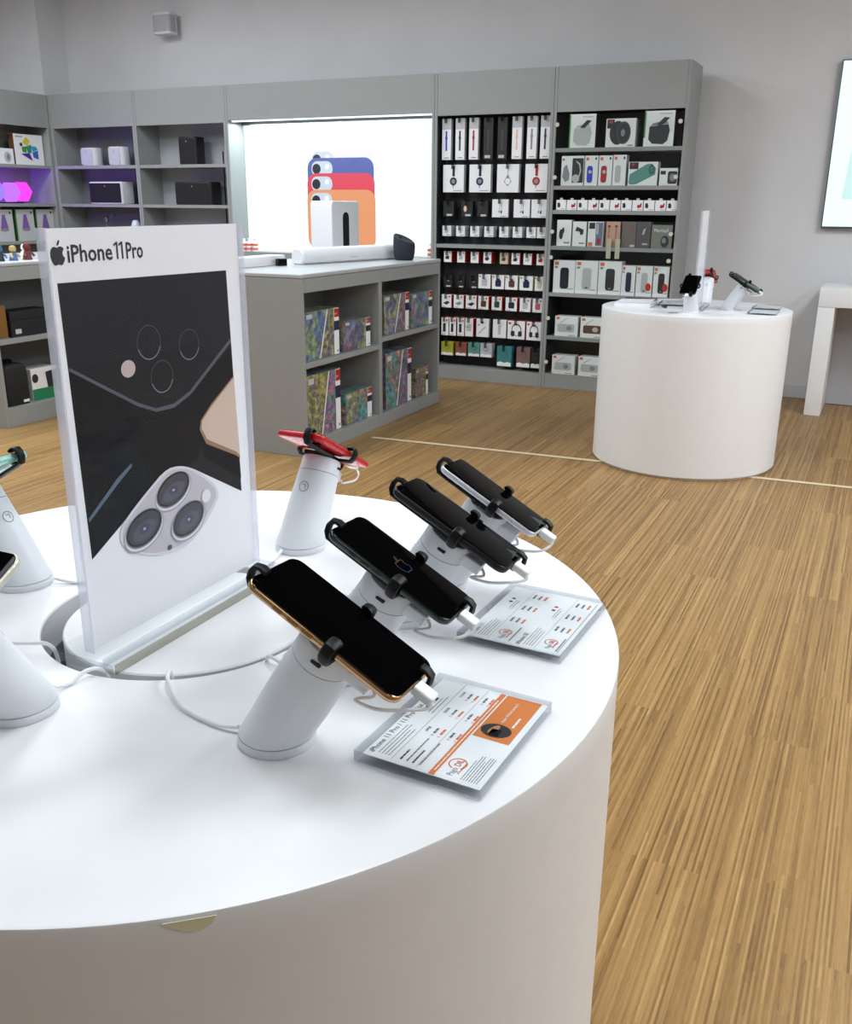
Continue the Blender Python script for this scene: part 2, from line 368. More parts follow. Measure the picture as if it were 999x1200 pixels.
# ------------------------------------------------------------------ phone stands, phones and cables
PIT = .505
def stand_frame():
    n = V((math.sin(PIT), 0, math.cos(PIT))); l = V((math.cos(PIT), 0, -math.sin(PIT)))
    return l, Y.copy(), n
def to_phone(l, s_, n, o): return lambda a, bb, c: o + l * a + s_ * bb + n * c
TILT = .148
def stand(name, L, W, T, roll, label, group, emblem=True):
    """white slanted pole; local +x is the side the phone faces"""
    t = thing(name, label, 'phone stand', (0, 0, 0), 0, group)
    l, s_, n = stand_frame()
    nn = 40
    def ring(c, r, u, v): return [c + (u * math.cos(2 * PI * i / nn) + v * math.sin(2 * PI * i / nn)) * r for i in range(nn)]
    b = B(); b.lathe([(.0345, 0), (.0352, .001), (.0352, .0075), (.0345, .0085)], STANDW, nn); b.make('base_disc', t)
    c0 = V((0, 0, .009)); axis = n
    back_ = n * TILT - n * (T + .010)
    base_c = V((0, 0, .009))
    # oblique pole: horizontal foot blends to a cut square to the pole
    rings = [ring(base_c, .0338, X, Y), ring(base_c + V((0, 0, .0015)), .0342, X, Y)]
    for k in (0.2, .4, .6, .8, 1.0):
        cc = base_c.lerp(back_ - n * .022, k)
        u = X.lerp(l, min(1, k * 1.3)).normalized(); r = .0335 - .005 * k
        rings.append(ring(cc, r, u, Y))
    b = B(); b.loft(rings, STANDW); b.make('pole', t)
    b = B(); b.loft([ring(base_c - V((0, 0, .0012)), .0325, X, Y), ring(base_c + V((0, 0, .0008)), .0325, X, Y)], SEAM); b.make('foot_gasket', t)
    b = B(); cc = back_ - n * .022
    b.loft([ring(cc - n * .001, .0272, l, Y), ring(cc + n * .0008, .0272, l, Y)], SEAM); b.make('collar_seam', t)
    b = B(); b.loft([ring(cc + n * .0008, .0284, l, Y), ring(cc + n * .019, .0275, l, Y), ring(cc + n * .022, .026, l, Y)], STANDW); cap = b.make('head', t)
    b = B(); q = cc + n * .012 - Y * .0279 + l * .004
    b.loft([[q + l * a + n * c + Y * d for a, c in rrect(-.005, -.0016, .005, .0016, .0015, 3)] for d in (-.0008, .003)], BLACKP); b.make('slot', t)
    # cable port on the low side
    b = B(); q = cc + n * .008 + l * .026
    b.loft([[q + l * a + Y * e * (1 - .1 * (a > .01)) + n * f for e, f in rrect(-.010, -.007, .010, .007, .002, 3)] for a in (0, .022)], STANDW); b.make('cable_port', t)
    if emblem:
        b = B(); e0 = base_c.lerp(back_ - n * .022, .74); r = .0335 - .005 * .74 + .0004
        def on(a, h): return e0 + n * h + (-l * math.cos(a) + Y * math.sin(a)) * r
        outer = [on(.25 * math.cos(2 * PI * i / 20), .0075 * math.sin(2 * PI * i / 20)) for i in range(20)]
        inner = [on(.22 * math.cos(2 * PI * i / 20), .0066 * math.sin(2 * PI * i / 20)) for i in range(20)]
        for i in range(20): b.poly([outer[i], outer[(i + 1) % 20], inner[(i + 1) % 20], inner[i]], INKG)
        b.poly([on(-.09, .003), on(.09, .003), on(.09, .0022), on(-.09, .0022)], INKG); b.poly([on(-.09, .003), on(-.06, .003), on(-.06, -.003), on(-.09, -.003)], INKG)
        e = b.make('emblem', t); e['label'] = 'thin grey ring emblem'
    # rubber claws round the phone
    o = n * TILT; R = Matrix.Rotation(roll, 3, l); ys = R @ Y; ns = R @ n
    w = to_phone(l, ys, ns, o)
    def claw(dx, dy, along, half):
        d = V((dx, dy)); t2 = V((dy, dx)) * along
        def at(e, h): return w(d.x * e + abs(t2.x) * (1 if along > 0 else -1) * abs(along) * (1 if t2.x else 0) + 0, d.y * e, h) if False else w(d.x * e + (along if dx == 0 else 0), d.y * e + (along if dy == 0 else 0), h)
        k0 = T + .0065
        pts = [at(.012, -k0), at(half - .012, -k0), at(half + .001, -k0 + .0005), at(half + .0052, -T - .001), at(half + .0062, -.003), at(half + .0045, .0030), at(half - .0005, .0048), at(half - .0065, .0042)]
        wd = (l if dx == 0 else ys)
        b = B(); b.tube(pts, .0028, BLACKP, 10, .0058, wd); return b.make('claw', t)
    claw(-1, 0, -.018, L / 2); claw(1, 0, .016, L / 2); claw(0, -1, .012, W / 2); claw(0, 1, .004, W / 2)
    b = B(); b.loft([[w(a, c, h) for a, c in rrect(-.024, -.02, .024, .02, .006)] for h in (-T - .0095, -T - .004)], BLACKP); b.make('mount_plate', t)
    return t
def phone(name, L, W, T, r, frame, backm, roll, label, group=None, buttons=True, cams=1, glow=None, case=False):
    t = thing(name, label, 'phone', (0, 0, 0), 0, group)
    l, s_, n = stand_frame(); o = n * TILT
    R = Matrix.Rotation(roll, 3, l); ys = R @ Y; ns = R @ n
    w = to_phone(l, ys, ns, o)
    def rr(d, h): return [w(a, c, h) for a, c in rrect(-L / 2 + d, -W / 2 + d, L / 2 - d, W / 2 - d, r - d * .8, 8)]
    b = B(); b.loft([rr(.0018, -T), rr(.0006, -T + .0012), rr(0, -T + .0028), rr(0, -.0028), rr(.0006, -.0012), rr(.0014, -.0006)], frame)
    b.make('frame', t)
    b = B(); b.loft([rr(.0015, -.0006), rr(.0017, -.0001), rr(.0026, 0)], SCREEN); sg = b.make('screen', t)
    if glow:
        b = B(); f = uv(w(0, 0, 0), ys, -l); ap = apple(0, 0, .019)
        for q, c0, c1 in ((ap[0], (40, 70, 120), (120, 70, 40)), (ap[1], (120, 76, 40), (120, 76, 40))):
            for i in range(len(q)):
                a, c = V((*q[i], 0)), V((*q[(i + 1) % len(q)], 0)); d = (c - a).normalized(); e = V((-d.y, d.x, 0)) * .00035
                m_ = P('glow_outline_warm', (10, 8, 6), .4, emit=(150, 96, 52), es=.35) if a.y > .002 else P('glow_outline_cool', (6, 8, 12), .4, emit=(52, 84, 150), es=.35)
                b.poly([f(v_, .00012) for v_ in (a - e, c - e, c + e, a + e)], m_)
        b.make('glowing_logo', sg, recalc=False, smooth=False)
    b = B(); b.loft([rr(.0028, -T - .0003), rr(.0022, -T)], backm); b.make('back_glass', t)
    if cams:
        b = B(); q0 = (-L / 2 + .006, -W / 2 + .006)
        b.loft([[w(a, c, h) for a, c in rrect(q0[0], q0[1], q0[0] + .03, q0[1] + .03, .008)] for h in (-T - .0018, -T)], backm); cb = b.make('camera_bump', t)
        b = B()
        for (dx, dy) in ((.009, .009), (.021, .009), (.015, .021))[:cams if cams > 1 else 1]:
            b.loft([[w(q0[0] + dx + .0055 * math.cos(k * PI / 8), q0[1] + dy + .0055 * math.sin(k * PI / 8), h) for k in range(16)] for h in (-T - .0032, -T - .0015)], SCREEN)
        b.make('lens', cb)
    if buttons:
        for a0, a1, sd in ((-.034, -.022, -1), (-.050, -.040, -1), (-.018, -.006, -1)):
            b = B(); e = W / 2
            b.loft([[w(x_, sd * (e + d), -T / 2 + h) for x_, h in rrect(L * .9 * (a0 / .075) * .5, -.0014, L * .9 * (a1 / .075) * .5, .0014, .0012, 3)] for d in (-.0005, .0006)], frame); b.make('button', t)
    return t
def charger(name, L, T, roll, label, group):
    """white cable from the stand's port, looping under the phone to a plug in its lower edge"""
    t = thing(name, label, 'cable', (0, 0, 0), 0, group)
    l, s_, n = stand_frame(); o = n * TILT; R = Matrix.Rotation(roll, 3, l); ys = R @ Y; ns = R @ n
    w = to_phone(l, ys, ns, o); e = L / 2 + .0005
    b = B(); b.loft([[w(e + a, c * k, -T / 2 + h * k) for c, h in rrect(-.0078, -.0042, .0078, .0042, .0022, 3)] for a, k in ((.0, .95), (.001, 1), (.017, 1), (.0185, .8))], CABLE); b.make('plug', t)
    pt = n * (TILT - T - .024) + l * .049
    ctrl = [pt, pt + l * .006 - n * .003 - Y * .006, w(.046, -.016, -.040), w(.066, -.022, -.030), w(.084, -.016, -.018), w(e + .019, -.006, -.009), w(e + .0175, -.001, -T / 2 - .001)]
    b = B(); b.tube(smooth_path(ctrl, 5), .0016, CABLE, 8); b.make('wire', t)
    return t
def smooth_path(p, k=6):
    p = [V(q) for q in p]; out = []
    for i in range(len(p) - 1):
        a, b_, c, d = p[max(i - 1, 0)], p[i], p[i + 1], p[min(i + 2, len(p) - 1)]
        for j in range(k):
            t = j / k
            out.append(.5 * ((2 * b_) + (c - a) * t + (2 * a - 5 * b_ + 4 * c - d) * t * t + (3 * b_ - a - 3 * c + d) * t ** 3))
    out.append(p[-1]); return out
def put(o, loc, rz): o.location = loc; o.rotation_euler = (0, 0, rz); return o
GOLD = P('gold_steel', (196, 160, 122), .18, 1.0); GOLDB = P('gold_glass', (226, 200, 176), .3)
MIDG = P('dark_green_steel', (74, 84, 82), .2, 1.0); MIDGB = P('dark_green_glass', (70, 80, 74), .3)
BLKA = P('black_aluminium', (30, 30, 33), .35, .4); WHTA = P('white_aluminium', (215, 217, 222), .3, .3); WHTB = P('white_glass', (235, 236, 238), .15)
REDA = P('red_aluminium', (190, 22, 34), .3, .2); REDG = P('red_glass', (206, 40, 50), .12, coat=.5)
TEAL = P('mint_aluminium', (150, 205, 190), .3, .2); TEALB = P('mint_glass', (176, 222, 210), .15)
CRM = P('cream_aluminium', (216, 212, 198), .3, .3)
RL = -.09
kinds = [
 # L, W, T, r, frame, back, base xy, yaw, roll, phone label, stand label, cams
 (.158, .0778, .0081, .0115, GOLD, GOLDB, (-.437, .605), .0, RL, 'large gold-edged phone with dark screen, nearest of the four on slanted stands', 'white slanted stand nearest the front, holding the gold-edged phone', 3),
 (.144, .0714, .0081, .011, MIDG, MIDGB, (-.452, .742), .01, RL, 'dark green steel-edged phone, second from the front of the row of four', 'white slanted stand holding the green-edged phone, second from the front', 3),
 (.1518, .0765, .0085, .012, BLKA, BLKA, (-.456, .888), .02, RL - .03, 'thick black-edged phone, third of the row, between green-edged and white phones', 'white slanted stand under the thick black-edged phone, third of the row', 1),
 (.1384, .0673, .0075, .010, WHTA, WHTB, (-.457, 1.000), -.02, RL - .03, 'smaller white-edged phone at the far end of the row of four', 'white slanted stand at the far end of the row holding the white-edged phone', 1),
 (.1509, .0757, .0083, .0115, REDA, REDG, (-.688, 1.030), PI / 2, 0, 'bright red phone seen from behind beside the poster', 'upright white stand behind the poster holding the red phone', 1),
 (.1509, .0757, .0083, .0115, TEAL, TEALB, (-.930, .765), PI, 0, 'mint green phone cut by the left edge behind the poster', 'white stand at the left edge holding the mint green phone', 1),
 (.1509, .0757, .0083, .0115, CRM, WHTB, (-.685, .540), -PI / 2, 0, 'cream-edged phone just entering at the left edge in front', 'white stand at the lower left edge in front of the poster', 0),
]
SG, PG, CG = 'white security stands on the near table', 'phones on the near table', 'charging cables on the near table'
for L, W, T, r, fr, bk, (x, y), yaw, roll, pl, sl, cams in kinds:
    put(stand('phone_stand', L, W, T, roll, sl, SG), (x, y, TH), yaw)
    put(phone('smartphone', L, W, T, r, fr, bk, roll, pl, PG, True, cams, 'dark green' in pl), (x, y, TH), yaw)
    word = pl.split(' phone')[0].replace('large ', '').replace('bright ', '').replace('smaller ', '').replace('just ', '')
    put(charger('charging_cable', L, T, roll, 'white charging cable looping from the stand into the ' + word + ' phone', CG), (x, y, TH), yaw)
# power cables from the stands' feet into the round cable gap
PC = 'white power cables on the near table'
def power(pts, label):
    b = B(); b.tube(smooth_path(pts, 7), .0022, CABLE, 8); tag(b.make('power_cable', None, base=pts[0]), label, 'cable', PC)
z0 = TH + .0024
power([(-.474, .597, z0 + .004), (-.500, .596, z0 + .0012), (-.545, .606, z0 + .002), (-.580, .628, z0 + .008), (-.594, .643, z0 + .008), (-.5985, .651, z0 + .006), (-.6005, .6550, z0 - .010), (-.601, .6555, z0 - .04)], 'white cable from the front stand bending over the rim of the cable gap')
power([(-.488, .730, z0 + .004), (-.505, .722, z0), (-.520, .722, z0 + .005), (-.531, .724, z0 + .002), (-.5325, .726, z0 - .02)], 'short white cable behind the gold-edged phone entering the cable gap')
power([(-.492, .885, z0 + .004), (-.520, .902, z0), (-.558, .912, z0), (-.585, .905, z0 + .003), (-.598, .897, z0 - .004), (-.603, .893, z0 - .03)], 'white cable lying behind the green-edged phone towards the cable gap')
power([(-.696, .994, z0 + .004), (-.692, .970, z0), (-.684, .945, z0 + .003), (-.681, .928, z0 + .001), (-.680, .9265, z0 - .03)], 'white cable from the foot of the red phone stand')
power([(-.895, .782, z0 + .004), (-.872, .790, z0), (-.850, .795, z0 + .002), (-.836, .793, z0 + .001), (-.832, .792, z0 - .03)], 'white cable from the mint phone stand running behind the poster edge')
power([(-.680, .577, z0 + .004), (-.678, .596, z0), (-.674, .612, z0 + .006), (-.668, .625, z0 + .004), (-.664, .632, z0 - .01), (-.663, .634, z0 - .04)], 'white cable from the lower left stand arching to the poster base')
power([(-.87, .590, z0), (-.83, .612, z0 + .002), (-.795, .614, z0 + .010), (-.766, .624, z0 + .012), (-.749, .634, z0 + .010), (-.7435, .640, z0 - .006), (-.7432, .6405, z0 - .05)], 'white cable from the left edge dropping into the dark cable gap')

# ------------------------------------------------------------------ acrylic poster stand
def poster_stand(loc, label, artwork):
    t = thing('poster_stand', label, 'sign stand', loc)
    # local: faces +x, long side along y
    b = B(); b.box(-.042, .042, -.157, .157, 0, .012, COVER, .0008, 1); b.make('base_block', t)
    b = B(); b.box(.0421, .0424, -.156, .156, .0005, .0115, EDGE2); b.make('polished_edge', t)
    for q in ((-.1574, -.1571), (.1571, .1574)):
        b = B(); b.box(-.041, .041, *q, .0005, .0115, EDGE); b.make('polished_edge', t)
    b = B(); b.box(.020, .0205, -.150, .150, .0008, .0112, EDGE); b.make('inner_joint', t)
    b = B(); b.box(.0004, .0064, -.146, .146, .0122, .436, SHEET, .0004, 1); b.box(-.0066, -.0006, -.146, .146, .0122, .436, SHEET, .0004, 1)
    b.make('clear_panel', t)
    for yy in (-.1468, .1462):
        b = B(); b.box(-.0066, .0064, yy, yy + .0006, .0122, .436, LIT_EDGE); b.make('panel_edge', t)
    b = B(); b.box(-.0005, .0002, -.143, .143, .0125, .4355, PAPER); pp = b.make('printed_sheet', t)
    if artwork: artwork(t, pp)
    return t
SX, SY, SZ = -.694, .786, TH + .0002
def chaikin(p, k=2):
    for _ in range(k):
        q = []
        for i in range(len(p)):
            a, c = p[i], p[(i + 1) % len(p)]
            q += [(a[0] * .75 + c[0] * .25, a[1] * .75 + c[1] * .25), (a[0] * .25 + c[0] * .75, a[1] * .25 + c[1] * .75)]
        p = q
    return p
def main_art(t, pp):
    DARK = P('poster_charcoal', (36, 37, 40), .7, spec=.2); DK2 = P('poster_black', (23, 24, 27), .7, spec=.2); EDGE = P('poster_steel_edge', (84, 84, 98), .45)
    LILAC = P('poster_silver_bump', (192, 187, 194), .45); LENS = P('poster_lens_grey', (62, 62, 70), .3); RIM = P('poster_lens_rim', (176, 174, 182), .35)
    GLD = P('poster_gold', (206, 184, 168), .4); BLUE = P('poster_blue_edge', (86, 104, 122), .4); PINK = P('poster_flash', (196, 176, 176), .4); SILV = P('poster_silver', (214, 213, 220), .5)
    LENSB = P('poster_lens_black', (30, 30, 36), .25); GREY6 = P('poster_ring', (128, 126, 134), .4)
    f = uv(V((.0003, -SY, -SZ)), Y, Z)     # world y / z on the sheet
    b = B(); lay = [0]
    def pl(pts, m):
        lay[0] += 1
        b.poly([f(p, .00004 * lay[0]) for p in pts], m)
    def ring(c, r, rx, m, a0=0, a1=2 * PI, n=28, sy=1.0, rot=0):
        lay[0] += 1; k = .00004 * lay[0]
        for i in range(n):
            t0, t1 = a0 + (a1 - a0) * i / n, a0 + (a1 - a0) * (i + 1) / n
            q = lambda a, s: (c[0] + s * math.cos(a) * math.cos(rot) - s * sy * math.sin(a) * math.sin(rot), c[1] + s * math.cos(a) * math.sin(rot) + s * sy * math.sin(a) * math.cos(rot))
            b.poly([f(q(t0, r), k), f(q(t1, r), k), f(q(t1, rx), k), f(q(t0, rx), k)], m)
    A = ART
    pl(A['dark'], DARK)
    pl(A['shade'], DK2)
    pl(A['gold_shadow'], DK2); pl(A['gold_rim'], P('poster_gold_rim', (150, 118, 92), .4)); pl(A['gold'], GLD)
    pl(A['edge1'], EDGE); pl(A['edge2'], EDGE); pl(A['edge3'], EDGE)
    pl(A['blue'], BLUE)
    for c, r in A['rings']:
        ring(c, r, r * .955, P('poster_ring_dim', (70, 69, 74), .4)); ring(c, r, r * .93, GREY6, PI * 1.10, PI * 1.90)
    pl(ell(*A['flash'], .0105, .009), PINK)
    pl(chaikin(A['bump_edge']), SILV); pl(chaikin(A['bump']), LILAC)
    for c, rx, ry, rot in A['lenses']:
        big = 30
        pl(ell(c[0], c[1] - .0022, rx * 1.06, ry * 1.06, big, rot), P('poster_bump_shade', (160, 156, 166), .45))
        pl(ell(c[0], c[1] - .0014, rx * 1.0, ry * 1.0, big, rot), P('poster_lens_bright', (224, 222, 228), .35))
        pl(ell(c[0], c[1] + .0004, rx * .97, ry * .96, big, rot), P('poster_lens_steel', (122, 120, 128), .35))
        pl(ell(c[0], c[1] + .0010, rx * .92, ry * .90, big, rot), LENSB); pl(ell(c[0], c[1] + .0012, rx * .82, ry * .78, big, rot), LENS)
        pl(ell(c[0], c[1] - .002, rx * .62, ry * .48, big, rot), P('poster_lens_mid', (82, 82, 92), .3)); pl(ell(c[0], c[1], rx * .26, ry * .28, 16), P('poster_lens_blue', (62, 64, 92), .3)); pl(ell(c[0], c[1], rx * .07, ry * .08, 10), RIM)
    pl(ell(*A['flash2'], .0085, .008), P('poster_flash_white', (226, 224, 226), .4)); pl(ell(*A['mic'], .0034, .003), LENS)
    b.make('printed_picture', t, recalc=False, smooth=False)
    b = B(); k = .0002
    for q in apple(.6558, 1.1425, .0198): b.poly([f(p, k) for p in q], INK)
    hx0, hw, hz = .6665, .1025, .1350 + 1.0
    b.text('iPhone', INK, f((hx0, hz), k), Y, Z, .0225, width=hw * .577, bold=.016)
    for q in (.600, .668):                                                  # the two ones: stem and flag
        x_ = hx0 + hw * q; b.poly([f(p, k) for p in ((x_ + .0034, hz), (x_ + .0056, hz), (x_ + .0056, hz + .0166), (x_ + .0038, hz + .0166), (x_ - .0002, hz + .0142), (x_ - .0002, hz + .0122), (x_ + .0034, hz + .0140))], INK)
    b.text('Pro', INK, f((hx0 + hw * .755, hz), k), Y, Z, .0225, width=hw * .245, bold=.016); o = b.make('headline', t, recalc=False, smooth=False); o['label'] = 'black logo and bold black heading'
ART = {'dark': [(0.6515, 1.1168), (0.9047, 1.1143), (0.9102, 0.8448), (0.8219, 0.896), (0.8025, 0.9039), (0.7832, 0.9065), (0.7655, 0.9016), (0.7017, 0.8647), (0.656, 0.8405)], 'shade': [(0.6536, 1.0371), (0.7416, 0.9835), (0.768, 0.9728), (0.7972, 0.9726), (0.9052, 1.0253), (0.9063, 0.9879), (0.8449, 0.9529), (0.8413, 0.9395), (0.8465, 0.9269), (0.8268, 0.9026), (0.8025, 0.9039), (0.7832, 0.9065), (0.7655, 0.9016), (0.7017, 0.8647), (0.656, 0.8405)], 'edge1': [(0.6537, 1.0382), (0.7422, 0.988), (0.7685, 0.9771), (0.7692, 0.9731), (0.741, 0.9846), (0.6535, 1.0348)], 'edge2': [(0.7685, 0.9771), (0.7977, 0.9771), (0.8273, 0.9867), (0.8277, 0.9826), (0.7979, 0.9724), (0.7692, 0.9731)], 'edge3': [(0.8274, 0.9873), (0.9058, 1.0365), (0.9058, 1.0314), (0.8277, 0.9826)], 'gold_shadow': [(0.9068, 0.993), (0.8594, 0.9658), (0.8376, 0.9459), (0.834, 0.9325), (0.8417, 0.915), (0.8437, 0.9041), (0.9107, 0.8613)], 'gold_rim': [(0.9075, 0.9911), (0.8628, 0.9651), (0.8415, 0.9494), (0.8381, 0.9387), (0.848, 0.9203), (0.8475, 0.9201), (0.9035, 0.8928), (0.9111, 0.887)], 'gold': [(0.9073, 0.9888), (0.8635, 0.9627), (0.8435, 0.9481), (0.8417, 0.9394), (0.8506, 0.9246), (0.9035, 0.8978), (0.9111, 0.891)], 'blue': [(0.6573, 0.8846), (0.7017, 0.9155), (0.7236, 0.9264), (0.7249, 0.923), (0.7045, 0.9111), (0.6573, 0.8802)], 'rings': [((0.7662, 1.0482), 0.0182), ((0.8301, 1.0381), 0.0172), ((0.782, 1.0096), 0.0177)], 'flash': (0.7321, 1.0254), 'bump_edge': [(0.7056, 0.8687), (0.7657, 0.9029), (0.7833, 0.9073), (0.8026, 0.9044), (0.8227, 0.8958), (0.8534, 0.8733), (0.865, 0.8571), (0.8616, 0.8449), (0.8236, 0.8155), (0.7913, 0.8059), (0.7453, 0.8131), (0.7109, 0.8297), (0.697, 0.8428), (0.6972, 0.8571)], 'bump': [(0.7081, 0.8666), (0.768, 0.9005), (0.7849, 0.9042), (0.8023, 0.9017), (0.8208, 0.8935), (0.8498, 0.8719), (0.8606, 0.8575), (0.8564, 0.847), (0.8198, 0.8196), (0.7878, 0.8105), (0.7456, 0.8163), (0.713, 0.8317), (0.7006, 0.8437), (0.7005, 0.856)], 'lenses': [((0.7848, 0.8804), 0.0304, 0.0189, 0.25), ((0.7333, 0.8502), 0.0309, 0.0204, 0.25), ((0.8061, 0.839), 0.0302, 0.0202, 0.25)], 'flash2': (0.8397, 0.8583), 'mic': (0.7706, 0.8162)}
ps = poster_stand((SX, SY, SZ), 'tall clear acrylic stand in the foreground holding a poster of phone cameras', main_art)
ps2 = poster_stand((-.790, 4.588, SZ), 'clear acrylic poster stand seen edge-on on the far table', None)
ps2.rotation_euler = (0, 0, .065)

# ------------------------------------------------------------------ acrylic price holders
def price_holder(loc, label, rz, draw, group='flat price holders on the near table'):
    t = thing('price_holder', label, 'price card', loc, rz, group)
    w, h = .060, .080
    b = B(); b.box(-w, w, -h, h, .0002, .0062, COVER, .0006, 1); b.make('clear_base', t)
    b = B(); b.box(-w + .006, w - .002, -h + .004, h - .002, .0066, .0070, PAPER); b.make('price_card', t)
    b = B(); b.box(-w, w, -h, h, .0088, .0108, COVER, .0006, 1); b.make('clear_cover', t)
    for q in ((-w - .0006, -w, -h, h), (w, w + .0006, -h, h), (-w, w, -h - .0006, -h), (-w, w, h, h + .0006)):
        b = B(); b.box(*q, .0004, .0106, EDGE); b.make('polished_edge', t)
    if draw:
        b = B(); draw(b, uv(V((0, 0, .0071)), Y, -X)); b.make('print', t, recalc=False, smooth=False)
    for yy in (-h, h - .006):
        b = B(); b.box(-w, w, yy, yy + .006, .0062, .0088, COVER); b.make('spacer', t)
    return t
def bars(b, f, x0, x1, y, n, gap, h, m, jit=.25, k=.0001):
    for i in range(n):
        yy = y - gap * i; x = x0; e = x1 - (x1 - x0) * jit * random.random()
        while x < e:
            w_ = min(random.uniform(.0018, .006), e - x)
            b.poly([f((x, yy), k), f((x + w_, yy), k), f((x + w_, yy + h), k), f((x, yy + h), k)], m); x += w_ + .0008
def rectp(b, f, x0, y0, x1, y1, m, k=.0001): b.poly([f((x0, y0), k), f((x1, y0), k), f((x1, y1), k), f((x0, y1), k)], m)
def ringp(b, f, cx, cy, r0, r1, m, a0=0, a1=2 * PI, n=20, k=.0001):
    for i in range(n):
        p = [(cx + r * math.cos(a0 + (a1 - a0) * j / n), cy + r * math.sin(a0 + (a1 - a0) * j / n)) for r, j in ((r1, i), (r1, i + 1), (r0, i + 1), (r0, i))]
        b.poly([f(q, k) for q in p], m)
def prices(b, f, xs, y, sizes):
    for x, s in zip(xs, sizes):
        if s: b.text(s, INK, f((x, y), .0001), Y, -X, .0042, sx=.9)
        for i, m in enumerate((INKG, ORANGET, INKG, ORANGET)):
            yy = y - .0078 - .0066 * i
            if i >= 2: yy -= .003
            b.text('€', m, f((x - .004, yy), .0001), Y, -X, .0036); bars(b, f, x + .0005, x + .011, yy, 1, .01, .0024, m, .1)
def logo(b, f, x, y, s):
    b.text('Pago', INKG, f((x - .011 * s, y), .0001), Y, -X, .0082 * s, sx=.8); b.text('DIL', REDB, f((x + .004 * s, y), .0001), Y, -X, .0082 * s, sx=.8, bold=.01)
    ringp(b, f, x + .0075 * s, y + .0032 * s, .0072 * s, .0084 * s, ORANGET, -2.4, 2.9); bars(b, f, x - .006 * s, x + .012 * s, y - .004 * s, 1, .01, .0014, ORANGET)
def card_a(b, f):
    b.text('iPhone 11 Pro / 11 Pro Max', INK, f((-.070, .0465), .0001), Y, -X, .0080, width=.092, bold=.006)
    bars(b, f, -.068, -.012, .0420, 4, .0033, .0009, INKG); 
    for i, m in enumerate((INK, ORANGE, INK)): rectp(b, f, .018 + .008 * i, .0395, .024 + .008 * i, .0435, m)
    bars(b, f, .012, .052, .0360, 2, .0036, .0009, INKG); rectp(b, f, -.072, .0278, .076, .0282, INKG); rectp(b, f, -.072, .0035, .076, .0038, INKG)
    prices(b, f, (-.018, .018, .052), .0215, ('64GB', '256GB', '512GB'))
    bars(b, f, -.068, -.046, .0200, 1, .01, .0018, INK); bars(b, f, -.068, -.026, .0140, 1, .01, .0014, INKG); bars(b, f, -.068, -.046, .0080, 1, .01, .0018, INK); bars(b, f, -.068, -.026, .0015, 1, .01, .0014, INKG)
    rectp(b, f, -.075, -.0150, .077, -.0095, ORANGE); bars(b, f, -.068, .07, -.0130, 1, .01, .0012, PAPER, .05, .0002)
    rectp(b, f, -.0035, -.0520, .077, -.0165, ORANGE)
    b.poly([f(p, .0002) for p in ell(.013, -.0325, .0115, .0145, 24)], INK); b.poly([f(p, .0003) for p in ell(.014, -.030, .0085, .0035, 16, -.25)], P('strap_tan', (190, 130, 90), .5)); b.poly([f(p, .0003) for p in rrect(.004, -.038, .015, -.028, .002)], BLACKP)
    b.text('Apple Watch Series 5', PAPER, f((.028, -.033), .0002), Y, -X, .0048, sx=.9); bars(b, f, .024, .044, -.0450, 1, .01, .0022, PAPER, .1, .0002)
    logo(b, f, -.058, -.029, 1.0); bars(b, f, -.07, -.028, -.0380, 7, .0024, .0008, INKG)
def card_b(b, f):
    for y, name, n2 in ((.044, 'iPhone 11', 2), (-.010, 'iPhone SE', 2)):
        b.text(name, INK, f((-.070, y), .0001), Y, -X, .0075); bars(b, f, -.068, -.020, y - .004, 4, .0032, .0008, INKG)
        for i, m in enumerate((INK, INK if y > 0 else REDB)): rectp(b, f, .030 + .010 * i, y - .004, .034 + .010 * i, y, m)
        bars(b, f, .012, .040, y - .008, 2, .003, .0008, INKG); rectp(b, f, -.072, y - .0175, .076, y - .0172, INKG)
        for x in (-.020, .016, .052):
            for i, m in enumerate((INKG, INKG, ORANGET)): bars(b, f, x, x + .013, y - .024 - .007 * i, 1, .01, .0026, m, .1)
        logo(b, f, -.056, y - .032, .9); bars(b, f, -.068, -.030, y - .0415, 1, .01, .0016, INKG)
    bars(b, f, -.070, .074, -.0535, 1, .01, .0008, INKG, .02)
price_holder((-.2940, .683, TH), 'flat clear price holder with the orange-bannered phone price card', -.045, card_a)
price_holder((-.3110, .939, TH), 'flat clear price holder with a plain white price card, farther along the rim', -.03, card_b)

# far table: stands, phones and holders, the same kinds
FS, FP = 'white security stands on the far table', 'phones on the far table'
NAVY = P('navy_aluminium', (34, 44, 78), .35)
for (x, y), yaw, L, W, T, r, fr, bk, pl, sl, cams in (
  ((-.778, 4.372), -PI / 2, .144, .072, .0081, .011, NAVY, NAVY, 'dark blue phone tilted towards the viewer on the far table', 'short-looking white stand under the dark blue phone on the far table', 0),
  ((-.797, 4.815), PI / 2, .144, .072, .0081, .011, REDA, REDG, 'red phone seen from behind on the far table', 'white stand under the red phone on the far table', 1),
  ((-.648, 4.585), -.22, .150, .0757, .0081, .011, BLKA, BLKA, 'black phone seen side-on at the right of the far table', 'white stand leaning right under the black phone on the far table', 1)):
    put(stand('phone_stand', L, W, T, 0, sl, FS), (x, y, TH), yaw)
    put(phone('smartphone', L, W, T, r, fr, bk, 0, pl, FP, True, cams), (x, y, TH), yaw)
    put(charger('charging_cable', L, T, 0, 'white charging cable under the ' + pl.split(' phone')[0] + ' phone on the far table', 'charging cables on the far table'), (x, y, TH), yaw)
price_holder((-.480, 4.500, TH), 'clear price holder lying at the right front of the far table', 0, None, 'flat price holders on the far table')
price_holder((-.490, 4.730, TH), 'clear price holder lying at the right back of the far table', 0, None, 'flat price holders on the far table')
